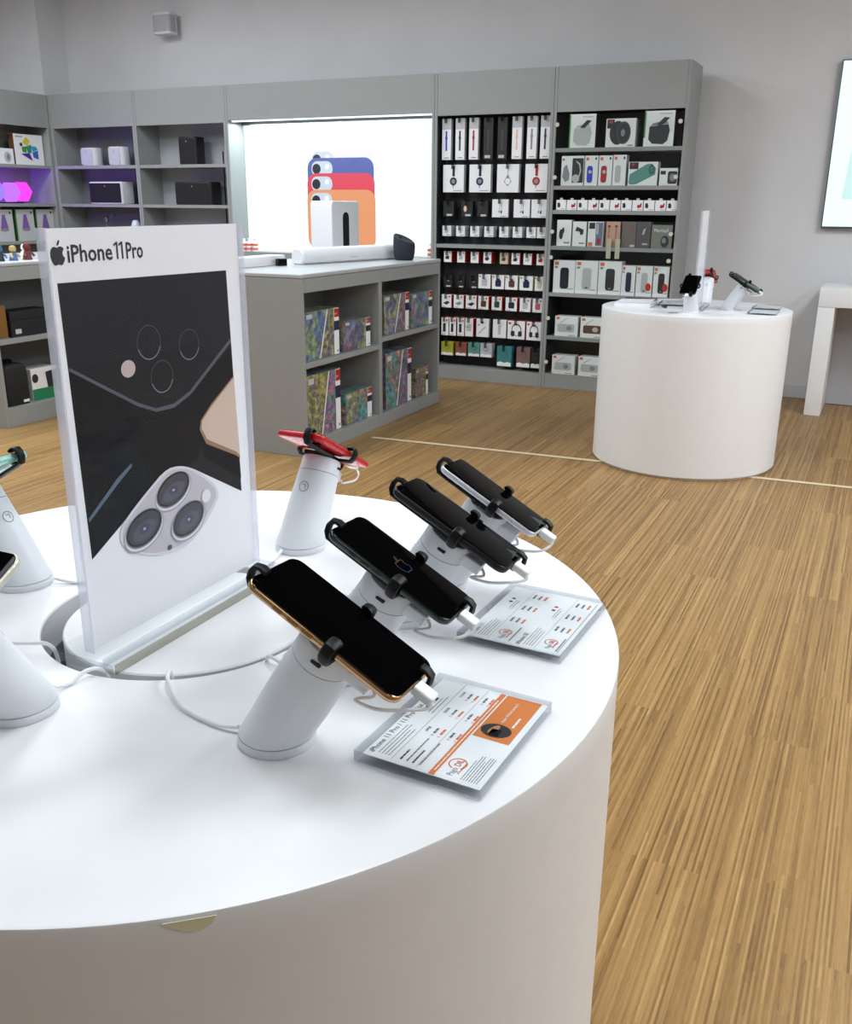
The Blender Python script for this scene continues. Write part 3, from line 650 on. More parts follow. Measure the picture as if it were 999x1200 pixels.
price_holder((-.925, 4.690, TH), 'clear price holder lying just left of the poster on the far table', .1, None, 'flat price holders on the far table')
t = thing('tablet_box', 'flat white open box with dark tray at left of the far table', 'box', (-1.075, 4.570, TH), .04)
b = B(); b.box(-.083, .083, -.10, .10, .0002, .020, PAPER, .0015, 1); b.make('carton', t)
b = B(); b.box(-.070, .083, .02, .098, .0202, .027, BLACKP, .0015, 1); b.make('dark_tray', t)
b = B(); b.poly([(-.083, -.10, .0205), (.083, -.10, .0205), (.090, .015, .030), (-.07, .015, .026)], PAPER); b.poly([(-.083, -.10, .0215), (.083, -.10, .0215), (.090, .015, .031), (-.07, .015, .027)], PAPER); b.make('lid_flap', t)
b = B(); b.lathe([(.024, 0.0001), (.025, .001), (.018, .0016)], P('taupe_plastic', (168, 160, 150), .5), 24); o = b.make('cable_grommet', far); o.location = (-.045, -.285, TH)

# ------------------------------------------------------------------ shelving along the back wall
F, BK, H2 = 6.045, 6.375, 1.995
TP = .020
def bay(name, x0, x1, label, shelves, backm, header_z=1.742, plinth=.095, back_y=6.30, th=.024, group='grey shelving bays along the back wall', inner=GREY, plint=True):
    t = thing(name, label, 'shelving', ((x0 + x1) / 2, F, 0), 0, group)
    ox = (x0 + x1) / 2
    for a, c in ((x0 + .001, x0 + TP), (x1 - TP, x1 - .001)):
        b = B(); b.box(a - ox, c - ox, 0, BK - F, 0, H2 - .001, inner, .0012, 1); b.make('side_panel', t)
    b = B(); b.box(x0 + TP - ox, x1 - TP - ox, .003, .021, header_z, H2, GREY, .001, 1); b.make('header_panel', t)
    b = B(); b.box(x0 + TP - ox, x1 - TP - ox, .021, BK - F, H2 - .02, H2, GREY); b.make('top_panel', t)
    b = B(); b.box(x0 + TP - ox, x1 - TP - ox, back_y - F, BK - F, .0, H2 - .02, backm); b.make('back_panel', t)
    if plint:
        b = B(); b.box(x0 + TP - ox, x1 - TP - ox, .004, back_y - F, .0, plinth, GREY, .001, 1); b.make('plinth', t)
    for z in shelves:
        b = B(); b.box(x0 + TP - ox, x1 - TP - ox, .004, back_y - F, z - th, z, GREY, .0012, 1); b.make('shelf', t)
    return t
XB = (-6.307, -5.434, -4.561, -2.856, -2.031, -1.198)
BACKL = noisy('pale_back_panel', (172, 174, 178), .02, 20, .6)
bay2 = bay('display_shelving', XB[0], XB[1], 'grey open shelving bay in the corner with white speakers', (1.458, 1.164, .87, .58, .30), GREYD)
bay3 = bay('display_shelving', XB[1], XB[2], 'grey open shelving bay with black speakers, left of the light box', (1.458, 1.164, .87, .58, .30), BACKL)
for t, xx in ((bay2, .18), (bay3, .20)):
    b = B(); b.box(xx, xx + .012, .2535, .2548, .90, 1.56 if t is bay3 else 1.45, BLACKP); b.make('cable_slot', t)
bay5 = bay('display_shelving', XB[3], XB[4], 'grey shelving bay with black pegboard full of hanging accessories', (.924,), BLACKB, 1.737, .088, 6.185)
bay6 = bay('display_shelving', XB[4], XB[5], 'grey shelving bay at the right end with boxed speakers behind clear panels', (1.525, 1.301, 1.153, .931, .634, .351), BLACKB, 1.735, .097, 6.33)
for t_, hw_, d_ in ((bay5, (XB[4] - XB[3]) / 2 - TP, 6.185 - F), (bay6, (XB[5] - XB[4]) / 2 - TP, 6.33 - F)):
    for s_ in (-1, 1):
        b = B(); b.box(min(s_ * hw_, s_ * (hw_ - .0008)), max(s_ * hw_, s_ * (hw_ - .0008)), .006, d_, .10, 1.735, BLACKB); b.make('dark_liner', t_)
# clear anti-theft panels on stand-off knobs
for zt, zb, vis in ((1.715, 1.305, (1.66, 1.35)), (1.09, .66, (1.02, .86)), (.50, .11, (.47, .18))):
    b = B(); b.box(-.392, .392, -.0245, -.0195, zb, zt, GLASS); g = b.make('clear_panel', bay6)
    for sx in (-.380, .380):
        for zz in vis:
            b = B(); b.lathe([(.011, -.007), (.013, -.005), (.013, .0), (.004, .001), (.004, .022)], CREAM, 20, c=(sx, -.0265, zz), ax=(X, Z, Y)); k = b.make('standoff_knob', g)

# light box bay
ox = (XB[2] + XB[3]) / 2; hx = (XB[3] - XB[2]) / 2
lb = thing('light_box_bay', 'wide grey bay framing a glowing white light box with phone case picture', 'light box', (ox, F, 0))
for s in (-1, 1):
    b = B(); e = s * hx; b.box(min(e - s * .001, e - s * TP), max(e - s * .001, e - s * TP), 0, BK - F, 0, H2 - .001, GREY, .0012, 1); b.make('side_panel', lb)
w = hx - TP
b = B(); b.box(-w, w, .003, .021, 1.757, H2, GREY, .001, 1); b.make('header_panel', lb)
b = B(); b.box(-w, w, .021, BK - F, H2 - .02, H2, GREY); b.make('top_panel', lb)
b = B(); b.box(-w, w, .006, .16, .70, .83, GREY, .001, 1); b.make('ledge', lb)
b = B(); b.box(-w, w, .006, BK - F, 0, .70, GREY, .001, 1); b.make('lower_cabinet', lb)
LBX = P('light_box_face', (40, 48, 50), .6, emit=(238, 252, 255), es=1.1)
b = B(); b.box(-w + .004, w - .004, .186, .20, .792, 1.75, LBX); b.make('glowing_panel', lb)
b = B(); b.box(-w, w, .205, BK - F, .70, H2 - .02, GREY); b.make('back_panel', lb)
b = B(); b.box(-w, w, .168, .186, 1.732, 1.756, STEEL); b.make('top_rail', lb)
b = B(); b.box(-w, w, .168, .186, .7905, .80, STEEL); b.make('bottom_rail', lb)
b = B(); b.box(-w + .02, w - .01, .0225, .040, 1.7465, 1.7565, P('led_strip', (255, 255, 255), .5, emit=(226, 246, 250), es=1.15)); b.make('led_strip', lb)
def glow(name, rgb, es=.85): return P(name, tuple(int(c * .2) for c in rgb), .6, emit=rgb, es=es)
def prints():
    cases = [('pale_case', (232, 228, 240), 1.562), ('blue_case', (84, 98, 172), 1.4975), ('red_case', (222, 66, 88), 1.392), ('orange_case', (228, 152, 104), 1.278)]
    yb = .186; x0, x1 = -3.985, -3.415
    for i, (nm, rgb, zt) in enumerate(cases):
        m = glow('print_' + nm, rgb, .95 if i else .98)
        a0, a1 = x0 - ox - .004 * i + .012, x1 - ox + .006 * i - .010
        b = B(); d = yb - .001 - .0012 * i
        b.prism(rrect(a0, .86, a1, zt, .075, 8), 0, .001, m, (V((0, d, 0)), X, Z, -Y)); c = b.make('phone_case_picture', lb, smooth=False); c['label'] = ['pale', 'blue', 'red', 'orange'][i] + ' phone case printed on the light box'
        b = B(); b.prism(rrect(a0 + .035, zt - .125, a0 + .215, zt - .022, .048, 6), 0, .0002, glow('print_window', (206, 220, 238), .9), (V((0, d - .0011, 0)), X, Z, -Y))
        b.prism(ell(a0 + .078, zt - .075, .036, n=18), .0003, .0005, glow('print_lens', (26, 30, 46), .6), (V((0, d - .0011, 0)), X, Z, -Y))
        b.prism(ell(a0 + .170, zt - .060, .018, n=12), .0003, .0005, glow('print_flash', (246, 250, 255), 1.0), (V((0, d - .0011, 0)), X, Z, -Y)); b.make('camera_window', c, smooth=False)
prints()

# left shelving, at right angles along the left wall
LX = -6.320
t = thing('display_shelving', 'grey shelving on the left wall with glowing purple light panels', 'shelving', (LX, 5.57, 0), 0, 'grey shelving bays along the back wall')
y0, y1 = -.475, .470
for a in (y0, y1 - TP):
    b = B(); b.box(-.33, 0, a, a + TP, 0, H2 - .001, GREY, .0012, 1); b.make('side_panel', t)
b = B(); b.box(-.021, -.003, y0 + TP, y1 - TP, 1.746, H2, GREY, .001, 1); b.make('header_panel', t)
b = B(); b.box(-.33, -.021, y0 + TP, y1 - TP, H2 - .02, H2, GREY); b.make('top_panel', t)
b = B(); b.box(-.33, -.255, y0 + TP, y1 - TP, 0, H2 - .02, GREY); b.make('back_panel', t)
b = B(); b.box(-.255, -.004, y0 + TP, y1 - TP, 0, .09, GREY); b.make('plinth', t)
for z in (1.458, 1.164, .875, .58, .30):
    b = B(); b.box(-.255, -.004, y0 + TP, y1 - TP, z - .024, z, GREY, .0012, 1); b.make('shelf', t)
# corner filler post between the two runs
b = B(); b.box(-6.34, -6.3085, 6.047, 6.07, 0, H2 - .002, GREY); tag(b.make('corner_post', None, base=(-6.324, 6.058, 0)), 'narrow grey post filling the corner between the shelving runs', 'post')

# ------------------------------------------------------------------ boxed goods
class Fr:
    """front face frame: o = lower left corner of the front, u right, v up, depth runs against the normal"""
    def __init__(s, kind, a0, a1, z0, z1, front):
        if kind == 'Y': s.o = V((a0, front, z0)); s.u = X; s.n = -Y
        else: s.o = V((front, a0, z0)); s.u = Y; s.n = X
        s.v = Z; s.w = a1 - a0; s.h = z1 - z0
    def p(s, x, y, k=0): return s.o + s.u * (x * s.w) + s.v * (y * s.h) + s.n * k
def pack(name, label, cat, fr, depth, body, group, motif=None, side=None, topm=None, lean=0, tab=None, tabh=.02, motif_name='printed_motif'):
    base = fr.o + fr.u * fr.w / 2 - fr.n * depth / 2
    b = B()
    c = [fr.p(0, 0), fr.p(1, 0), fr.p(1, 1), fr.p(0, 1)]; d = [q - fr.n * depth for q in c]
    vs = [b.bm.verts.new(q) for q in c + d]
    for idx, m in (((0, 1, 2, 3), body), ((5, 4, 7, 6), side or body), ((1, 5, 6, 2), side or body), ((4, 0, 3, 7), side or body), ((3, 2, 6, 7), topm or side or body), ((4, 5, 1, 0), side or body)):
        f = b.bm.faces.new([vs[i] for i in idx]); f.material_index = b.mi(m)
    es = list(b.bm.edges); bmesh.ops.bevel(b.bm, geom=es, offset=min(.0012, fr.w * .03), segments=1, affect='EDGES')
    if motif is None and tab is None:
        o = b.make(name, None, base, smooth=False); return tag(o, label, cat, group)
    t = thing(name, label, cat, base, 0, group)
    o = b.make('carton', None, base, smooth=False); o.parent = t; o.location = (0, 0, 0)
    if motif:
        b = B(); lay = [0]
        for m, pts in motif:
            lay[0] += 1
            if isinstance(pts, tuple) and pts and pts[0] == 'T':
                _, s_, x, y, size, al = pts; b.text(s_, m, fr.p(x, y, .0006 + .00025 * lay[0]), fr.u, fr.v, size, al, .9)
            else: b.poly([fr.p(x, y, .0006 + .00025 * lay[0]) for x, y in pts], m)
        o = b.make(motif_name, None, base, smooth=False, recalc=False); o.parent = t; o.location = (0, 0, 0)
    if tab:
        b = B(); w = min(.011 / fr.w, .3)
        pts = [(.5 - w, 1), (.5 + w, 1), (.5 + w * .8, 1 + tabh / fr.h), (.5 - w * .8, 1 + tabh / fr.h)]
        b.loft([[fr.p(x, y, k) for x, y in pts] for k in (-.0035, -.0025)], tab); o = b.make('hang_tab', None, base, smooth=False); o.parent = t; o.location = (0, 0, 0)
    return t
def E(*a, **k): return ell(*a, **k)
def R(x0, y0, x1, y1): return [(x0, y0), (x1, y0), (x1, y1), (x0, y1)]
DK = P('dark_print', (44, 44, 50), .5); MG = P('grey_print', (140, 140, 146), .5); LG = P('light_grey_print', (190, 190, 194), .5); NV = P('navy_print', (30, 36, 72), .5); BL = P('blue_print', (40, 62, 190), .5)
RD = P('red_print', (172, 34, 36), .5); PK = P('peach_print', (232, 196, 178), .5); BR = P('brown_print', (92, 58, 48), .5); TQ = P('teal_print', (92, 150, 142), .5); TQD = P('dark_teal_print', (60, 130, 132), .5); PKR = P('pink_print', (196, 92, 120), .5)
OLV = P('olive_print', (170, 172, 48), .5); TER = P('terracotta_print', (150, 84, 70), .5); MAU = P('mauve_print', (128, 98, 96), .5); ROSE = P('rose_print', (206, 158, 140), .5); TAUP = P('taupe_card', (112, 104, 100), .5); DKG = P('dark_card', (30, 30, 32), .5); MARG = P('grey_green_card', (128, 130, 122), .5); BEI = P('beige_print', (206, 196, 168), .5); GRN = P('dark_green_print', (40, 74, 62), .5)
SG6 = 'boxed speakers and headphones in the right-end bay'
def mug(m, m2): return [(m, [(.16, .2), (.30, .08), (.66, .06), (.80, .16), (.86, .44), (.80, .62), (.18, .56)]), (m2, [(.20, .57), (.80, .63), (.74, .72), (.30, .66)]), (DK, [(.40, .60), (.58, .58), (.84, .80), (.66, .82)]), (LG, R(.5, .9, .92, .93))]
def mark(x, y, w, h, t='JBL'): return [(REDB, R(x, y, x + w, y + h))]
def cylbox(m, red=False):
    mo = [(m, rrect(.32, .13, .72, .78, .1)), (DK if m is not DK else MG, rrect(.46, .17, .58, .21, .02)), (ORANGET, R(.06, .86, .24, .96)), (MG, R(.06, .76, .2, .82)), (MG, R(.68, .12, .94, .14))]
    return mo + ([(REDB, E(.78, .32, .17, .13))] if red else [])
def clip(m): return [(m, rrect(.18, .10, .62, .66, .12, 4)), (LG, E(.42, .46, .13, .06)), (ORANGET, R(.10, .84, .30, .94)), (DK, R(.78, .86, .90, .94))]
def radio(m): return [(m, rrect(.12, .22, .86, .62, .08)), (LG if m is not LG else MG, E(.62, .42, .12, .12)), (MG, [(.20, .66), (.24, .66), (.55, .92), (.52, .92)]), (ORANGET, R(.06, .84, .20, .96)), (MG, R(.60, .05, .9, .08))]
cans = [(DK, E(.30, .45, .14, .20)), (MG, R(.5, .1, .9, .16)), (DK, E(.44, .60, .08, .12))]
rows6 = [
 ('speaker box', .10, 1.525, [(-1.930, -1.761, 1.721, 'white box with a pale grey round speaker picture, left on the top shelf', PAPER, [(GREEN, R(0, .0, .05, .98))] + mug(LG, PAPERG), DKG), (-1.695, -1.510, 1.689, 'white box with a black drum speaker picture, middle of the top shelf', PAPER, [(DK, E(.40, .50, .27, .42)), (P('drum_ring', (70, 72, 76), .4), E(.60, .5, .24, .40)), (DK, E(.60, .5, .19, .33)), (MG, E(.58, .5, .07, .13)), (DK, R(.04, .66, .28, .97)), (REDB, R(.10, .84, .22, .92)), (MG, R(.76, .04, .94, .08))], None), (-1.459, -1.278, 1.726, 'white box with a charcoal round speaker picture, right on the top shelf', PAPER, [(GREEN, R(0, .25, .05, .98))] + mug(DK, MG), DKG)]),
 ('audio box', .07, 1.301, [(-1.970, -1.823, 1.479, 'white and black headphone box at the left end of the second shelf', PAPER, [(DK, R(.49, .10, .98, .92)), (LG, E(.66, .24, .17, .14)), (PAPERG, [(.66, .84), (.84, .74), (.90, .5), (.82, .28), (.78, .3), (.84, .5), (.79, .70), (.66, .80)]), (MG, [(.06, .3), (.12, .62), (.24, .72), (.38, .4), (.36, .2), (.2, .12)]), (ORANGET, R(.04, .84, .14, .92))], None), (-1.816, -1.732, 1.479, 'slim white box with a blue portable speaker picture', PAPER, clip(BL), None), (-1.726, -1.641, 1.479, 'slim white box with a red portable speaker picture', PAPER, clip(RD), None), (-1.636, -1.554, 1.481, 'slim white box with a pale portable speaker picture', PAPER, clip(LG), None), (-1.538, -1.357, 1.439, 'wide white box with a turquoise tube speaker picture', PAPER, [(TQ, [(.03, .12), (.10, .04), (.30, .06), (.92, .46), (.94, .72), (.80, .92), (.62, .90), (.06, .48)]), (GRN, E(.80, .68, .10, .20)), (TQD, E(.80, .68, .07, .14)), (DK, R(.04, .70, .34, .98)), (REDB, R(.10, .84, .2, .93))], None), (-1.344, -1.233, 1.402, 'small white box with a black square speaker picture, right end of the second shelf', PAPER, [(DK, rrect(.46, .10, .96, .82, .1)), (NV, R(.06, .64, .34, .84)), (MG, E(.72, .46, .16, .22))], None)]),
 ('earphone box', .05, 1.153, []),
 ('audio box', .06, .931, [(-1.979, -1.882, 1.093, 'white box with a black headset picture, left end of the fourth shelf', PAPER, cans, None), (-1.873, -1.783, 1.084, 'white box with a small black headset picture, second on the fourth shelf', PAPER, [(DK, [(.2, .62), (.3, .8), (.8, .68), (.78, .50), (.6, .45), (.5, .6)]), (MG, R(.5, .1, .9, .16))], None), (-1.772, -1.672, 1.085, 'white box with a crowd photo and black square', PAPER, [(DK, R(.08, .72, .46, .96)), (P('crowd_print', (110, 118, 150), .5), R(.52, .04, .97, .97)), (RD, R(.62, .10, .84, .34)), (LG, R(.56, .5, .7, .92)), (ORANGE, R(.06, .02, .34, .18))], None), (-1.654, -1.563, 1.087, 'rose coloured earphone box in the middle of the fourth shelf', ROSE, [(BR, E(.22, .82, .10, .05)), (BR, E(.72, .82, .10, .05)), (TER, R(.2, .3, .24, .8)), (TER, R(.7, .3, .74, .8))], None), (-1.551, -1.461, 1.088, 'taupe earphone box right of the rose box', TAUP, [(MAU, R(.3, .5, .7, .9)), (LG, R(.6, .03, .95, .12))], None), (-1.458, -1.371, 1.089, 'dark taupe earphone box with a pale lightning mark', P('taupe_dark_card', (92, 86, 88), .5), [(LG, [(.4, .5), (.55, .52), (.66, .76), (.50, .72)]), (LG, R(.45, .12, .85, .18))], None), (-1.364, -1.235, 1.071, 'grey box with white script lettering and a black earphone case', MARG, [(PAPER, ('T', 'Marshall', .10, .70, .030, 'LEFT')), (DK, E(.66, .30, .20, .26)), (MG, E(.62, .34, .10, .12))], None)]),
 ('speaker box', .09, .634, [(-1.989, -1.842, .841, 'tall white box with a navy tube speaker picture, left end of the fifth shelf', PAPER, cylbox(P('midnight_print', (22, 25, 42), .5)), None), (-1.839, -1.690, .843, 'tall white box with a pale grey tube speaker picture', PAPER, cylbox(LG), None), (-1.685, -1.536, .845, 'tall white box with a black tube speaker picture', PAPER, cylbox(DK), None), (-1.533, -1.445, .822, 'smaller white box with a navy tube speaker picture', PAPER, cylbox(NV), None), (-1.439, -1.337, .822, 'smaller white box with a pale speaker and red dot', PAPER, cylbox(LG, True), None), (-1.330, -1.232, .822, 'smaller white box with a black speaker and red dot', PAPER, cylbox(DK, True), None)]),
 ('radio box', .09, .351, [(-1.961, -1.803, .483, 'white box with a pale radio picture on the sixth shelf', PAPER, radio(LG), None), (-1.785, -1.622, .483, 'white box with a brown radio picture on the sixth shelf beside the far table', PAPER, radio(BR), None)]),
 ('radio box', .09, .097, [(-1.969, -1.810, .224, 'white box with a pale radio picture on the bottom of the bay', PAPER, radio(LG), None), (-1.785, -1.626, .226, 'white box with a pale radio picture at the bottom, partly behind the far table', PAPER, radio(LG), None)]),
]
for i in range(11):
    a = -1.993 + i * .0708
    ord_ = ['first', 'second', 'third', 'fourth', 'fifth', 'sixth', 'seventh', 'eighth', 'ninth', 'tenth', 'last'][i]
    red = i % 2 == 1
    rows6[2][3].append((a, a + .066, 1.2155, 'tiny white box with %s earpiece, %s from left in the row of eleven' % ('red' if red else 'black', ord_), PAPER, [(RD if red else DK, [(.45, .3), (.6, .25), (.85, .35), (.88, .7), (.78, .74), (.7, .55), (.5, .6)] if red else [(.15, .3), (.4, .25), (.45, .5), (.35, .75), (.15, .7)]), (MG, R(.5, .1, .9, .14))], None))
for cat, dep, zs, items in rows6:
    for (a, c, zt, lab, body, mo, side) in items:
        pack(cat.replace(' ', '_'), lab, cat, Fr('Y', a, c, zs + .0005, zt, 6.065), dep if cat != 'earphone box' else .05, body, SG6, mo, side or PAPERG if body is PAPER else None, None, tab=(PAPERG if cat == 'earphone box' else None), tabh=.012)
for i, x in enumerate((-1.640, -1.583)):
    b = B(); b.box(x, x + .030, 6.046, 6.0485, .862, .985, P('cream_tag', (196, 190, 166), .6)); tag(b.make('security_tag', None, base=(x + .015, 6.047, .862)), 'cream tag strip over the shelf edge below the rose box, ' + ('left one' if i == 0 else 'right one'), 'tag', 'cream tag strips')

# hanging accessories on the pegboard, each on its own hook
HG = 'packages hanging on the black pegboard'
FY5 = 6.085
def hook(x, z, parent=bay5):
    ox_ = (XB[3] + XB[4]) / 2
    b = B(); p0 = V((x - ox_, 6.1845 - F, z + .007)); b.tube([p0, V((x - ox_, FY5 - F - .012, z + .007)), V((x - ox_, FY5 - F - .016, z + .010))], .0018, STEEL, 6); h = b.make('peg_hook', parent)
    b = B(); b.loft([[V((x - ox_ + dx, FY5 - F + dy, z + dz)) for dx, dz in rrect(-.0095, -.028, .0095, .010, .002, 2)] for dy in (-.018, -.0165)], TAG); b.make('tag_sleeve', h)
def hang(name, cat, a, c, z0, z1, depth, body, lab, mo, side=None, topm=None):
    pack(name, lab, cat, Fr('Y', a, c, z0, z1, FY5), depth, body, HG, mo, side, topm, tab=(TAG), tabh=.0045)
    hook((a + c) / 2, z1)
ORD = ['first', 'second', 'third', 'fourth', 'fifth', 'sixth', 'seventh', 'last']
strap = lambda m: [(m, R(.40, .22, .58, .70)), (m, E(.49, .53, .13, .06)), (MG, R(.30, .04, .8, .06)), (LG, R(.02, .74, .98, .98))]
for i, (a, m, n, dark) in enumerate(((-2.818, BL, 'blue', 0), (-2.720, DK, 'dark grey', 0), (-2.622, RD, 'red', 0), (-2.518, MG, '', 1), (-2.420, MG, '', 1), (-2.319, PK, 'peach', 0), (-2.217, MG, 'grey', 0), (-2.126, DK, 'black', 0))):
    lab = ('tall black watch strap box hanging in the top row, %s of the two black ones' % ('left' if i == 3 else 'right')) if dark else 'tall white watch strap box showing a %s strap in the top row' % n
    hang('watch_strap_box', 'watch strap box', a, a + .066, 1.466, 1.722, .035, DKG if dark else PAPER, lab, [(P('dim_strap', (56, 56, 60), .5), R(.4, .22, .6, .7)), (LG, R(.15, .03, .75, .1))] if dark else strap(m), None if dark else PAPERG)
for i, (a, m, n) in enumerate(((-2.807, DK, 'black'), (-2.614, NV, 'navy blue'), (-2.416, LG, 'pale grey'), (-2.219, RD, 'red'))):
    mo = [(m, R(.45, .58, .57, .97)), (m, E(.5, .40, .17, .15)), (MG if m is not LG else PAPER, E(.5, .40, .09, .08)), (m, R(.48, .16, .51, .26)), (MG, R(.5, .06, .92, .08))]
    if m is LG: mo = [(MG, [(.5, .66), (.60, .5), (.67, .38), (.5, .22), (.33, .38), (.40, .5)]), (PAPER, E(.5, .40, .12, .11)), (LG, R(.48, .64, .52, .97))]
    hang('key_ring_box', 'key ring box', a, a + .153, 1.260, 1.435, .04, PAPER, 'square white key ring box showing a %s leather loop, second row' % n, mo, PAPERG)
for i, (a, w_, d) in enumerate(((-2.804, .080, 1), (-2.667, .080, 1), (-2.552, .077, 1), (-2.444, .114, 0), (-2.291, .112, 0), (-2.168, .114, 0))):
    if d: hang('accessory_box', 'accessory box', a, a + w_, 1.105, 1.205, .05, DKG, 'small black accessory box, %s from the left in the third row' % ORD[i], [(LG, R(.35, .03, .85, .16))] + ([(PK, E(.35, .5, .14, .2))] if i == 1 else []))
    else: hang('earphone_box', 'earphone box', a, a + w_, 1.103, 1.217, .02, PAPER, 'white box with wired earphones picture, third row, %s of the three' % ['left', 'middle', 'right'][i - 3], [(MG, R(.46, .30, .48, .85)), (MG, R(.58, .30, .60, .85)), (DK, E(.58, .30, .05, .09)), (MG, E(.44, .32, .04, .06)), (MG, R(.55, .05, .9, .08))], PAPERG)
for i, a in enumerate((-2.808, -2.705, -2.600, -2.497, -2.389, -2.293, -2.196, -2.122)):
    hang('adapter_box', 'adapter box', a, a + .066, .976, 1.044, .07, PAPER, 'small white adapter box hanging just above the shelf, %s from the left' % ORD[i], [(LG, rrect(.3, .3, .62, .7, .08)), (MG, R(.45, .1, .9, .16))], PAPERG)
for i, a in enumerate((-2.794, -2.693, -2.592, -2.498, -2.378, -2.294, -2.209, -2.117)):
    dk = i in (0, 3)
    m = [DK, LG, LG, DK, BR, DK, LG, RD][i]
    hang('car_charger_box', 'charger box', a, a + .058, .803, .876, .085, PAPER if i != 4 else BEI, 'small %s box with red sides, first row under the shelf, %s from the left' % ('beige' if i == 4 else 'white', ORD[i]), [(m, [(.2, .3), (.6, .25), (.75, .45), (.6, .6), (.25, .55)]), (ORANGET, R(.75, .8, .92, .92))], RED if i != 4 else ROSE)
for i, (a, w_, m) in enumerate(((-2.792, .064, None), (-2.693, .058, None), (-2.598, .062, None), (-2.531, .088, LG), (-2.430, .088, NV), (-2.333, .088, BR), (-2.231, .094, NV), (-2.122, .062, BEI))):
    if m is None: hang('earbud_pouch', 'earbud pouch', a, a + w_, .634, .712, .03, DKG, 'small black earbud pouch, %s of the three black ones' % ['left', 'middle', 'right'][i], [(LG, R(.3, .04, .85, .16)), (MG, R(.4, .5, .7, .6))])
    else: hang('case_box', 'case box', a, a + w_, .636, .729, .045, PAPER, 'white box with a %s case picture, row of light boxes under the red-sided ones' % ['pale grey', 'bright navy', 'brown', 'dark navy', 'beige'][i - 3], [(m, rrect(.28, .18, .76, .66, .1)), (m, R(.40, .60, .64, .76)), (OLV, R(.04, .82, .2, .94))], BEI)
gm = [DK, MG, DK, BR, GRN, NV, LG, PKR]
for i, (a, w_) in enumerate(((-2.807, .075), (-2.714, .075), (-2.622, .080), (-2.528, .076), (-2.428, .074), (-2.326, .082), (-2.223, .075), (-2.131, .070))):
    mo = [(gm[i], [(.15, .35), (.5, .2), (.85, .4), (.6, .5)]) if i < 3 else (gm[i], rrect(.26, .2, .78, .66, .1)), (ORANGET, R(.72, .78, .9, .92)), (MG, R(.1, .06, .5, .09))]
    hang('cover_box', 'cover box', a, a + w_, .494, .584, .06, PAPER, 'white box with %s, middle row, %s from the left' % (['a black strap', 'a grey strap', 'a dark strap', 'a brown cover', 'a dark green cover', 'a blue cover', 'a pale cover', 'a pink cover'][i], ORD[i]), mo, RED if i < 6 else PAPERG, RED if i < 6 else None)
for i, (a, w_, z_) in enumerate(((-2.807, .056, .424), (-2.745, .052, .425), (-2.683, .053, .426), (-2.623, .060, .427), (-2.538, .092, .430), (-2.414, .098, .431), (-2.305, .125, .430), (-2.168, .106, .430))):
    ph_ = [(DK, R(.25, .2, .62, .68)), (MG, R(.1, .06, .6, .09)), (ORANGET, R(.65, .8, .9, .92))]
    hp = [(DK, E(.52, .52, .29, .33)), (PAPER, E(.52, .50, .245, .285)), (DK, rrect(.20, .16, .42, .46, .08)), (DK, rrect(.62, .16, .84, .46, .08)), (REDB, R(.06, .82, .2, .92))]
    mo = [ph_, ph_, ph_, [(LG, R(.2, .3, .8, .7)), (MG, R(.1, .5, .6, .55))], [(LG, [(.1, .15), (.3, .2), (.8, .55), (.7, .6)]), (DK, E(.5, .80, .1, .07)), (RD, E(.2, .66, .06, .04))], [(LG, R(.4, .2, .6, .7))], hp, hp][i]
    nm = ['a black phone cover', 'a copper phone cover', 'a dark slim cover', 'a clear cover', 'a stylus', 'a pale cable', 'black headphones', 'black headphones'][i]
    hang('headphone_box' if i > 5 else 'cover_box', 'headphone box' if i > 5 else 'cover box', a, a + w_, z_ - .124, z_, .07 if i < 4 or i > 5 else .03, PAPER, 'white hanging box with %s picture, second row from the bottom%s' % (nm, '' if i < 6 else (', left of two' if i == 6 else ', right of two')), mo, RED if i < 4 or i > 5 else PAPERG, ORANGET if i < 4 else None)
for i, (a, w_, z0_, z1_, m, nm) in enumerate(((-2.806, .092, .160, .254, OLV, 'olive yellow'), (-2.694, .083, .163, .256, TER, 'terracotta'), (-2.597, .087, .165, .260, TQ, 'pale teal'), (-2.504, .086, .166, .261, LG, 'pale grey'), (-2.377, .106, .112, .250, TQD, 'large teal'), (-2.233, .098, .116, .253, MAU, 'mauve'), (-2.128, .066, .117, .254, DKG, 'dark brown'))):
    hang('pouch_pack', 'pouch pack', a, a + w_, z0_, z1_, .06, m, '%s pack with white lower label in the lowest hanging row' % nm, [(PAPER, [(.02, .02), (.98, .02), (.98, .20), (.75, .24), (.5, .19), (.25, .25), (.02, .2)]), (P('pouch_shade_%d' % i, (90, 86, 84), .6), E(.5, .62, .22, .18)), (m, E(.5, .62, .19, .15))])

# ------------------------------------------------------------------ speakers on the open shelves
def speaker(name, label, x0, x1, z0, z1, y, depth, body, front, r, group):
    t = thing(name, label, 'speaker', ((x0 + x1) / 2, y, z0), 0, group); w, h = (x1 - x0) / 2, z1 - z0
    b = B(); b.loft([[V((a, c, zz)) for a, c in rrect(-w + k, -depth / 2 + k, w - k, depth / 2 - k, r)] for zz, k in ((.0005, .004), (.004, 0), (h - .006, 0), (h - .001, .003), (h, .008))], body); b.make('body', t)
    b = B(); b.prism(rrect(-w + r * .5, .010, w - r * .5, h - .012, .008), 0, .0012, front, (V((0, -depth / 2 - .0002, 0)), X, Z, -Y)); g = b.make('grille', t)
    b = B(); b.prism(rrect(-.004, h - .040, .004, h - .028, .001, 2), 0, .0004, MG, (V((0, -depth / 2 - .0016, 0)), X, Z, -Y)); b.make('logo_mark', g)
    return t
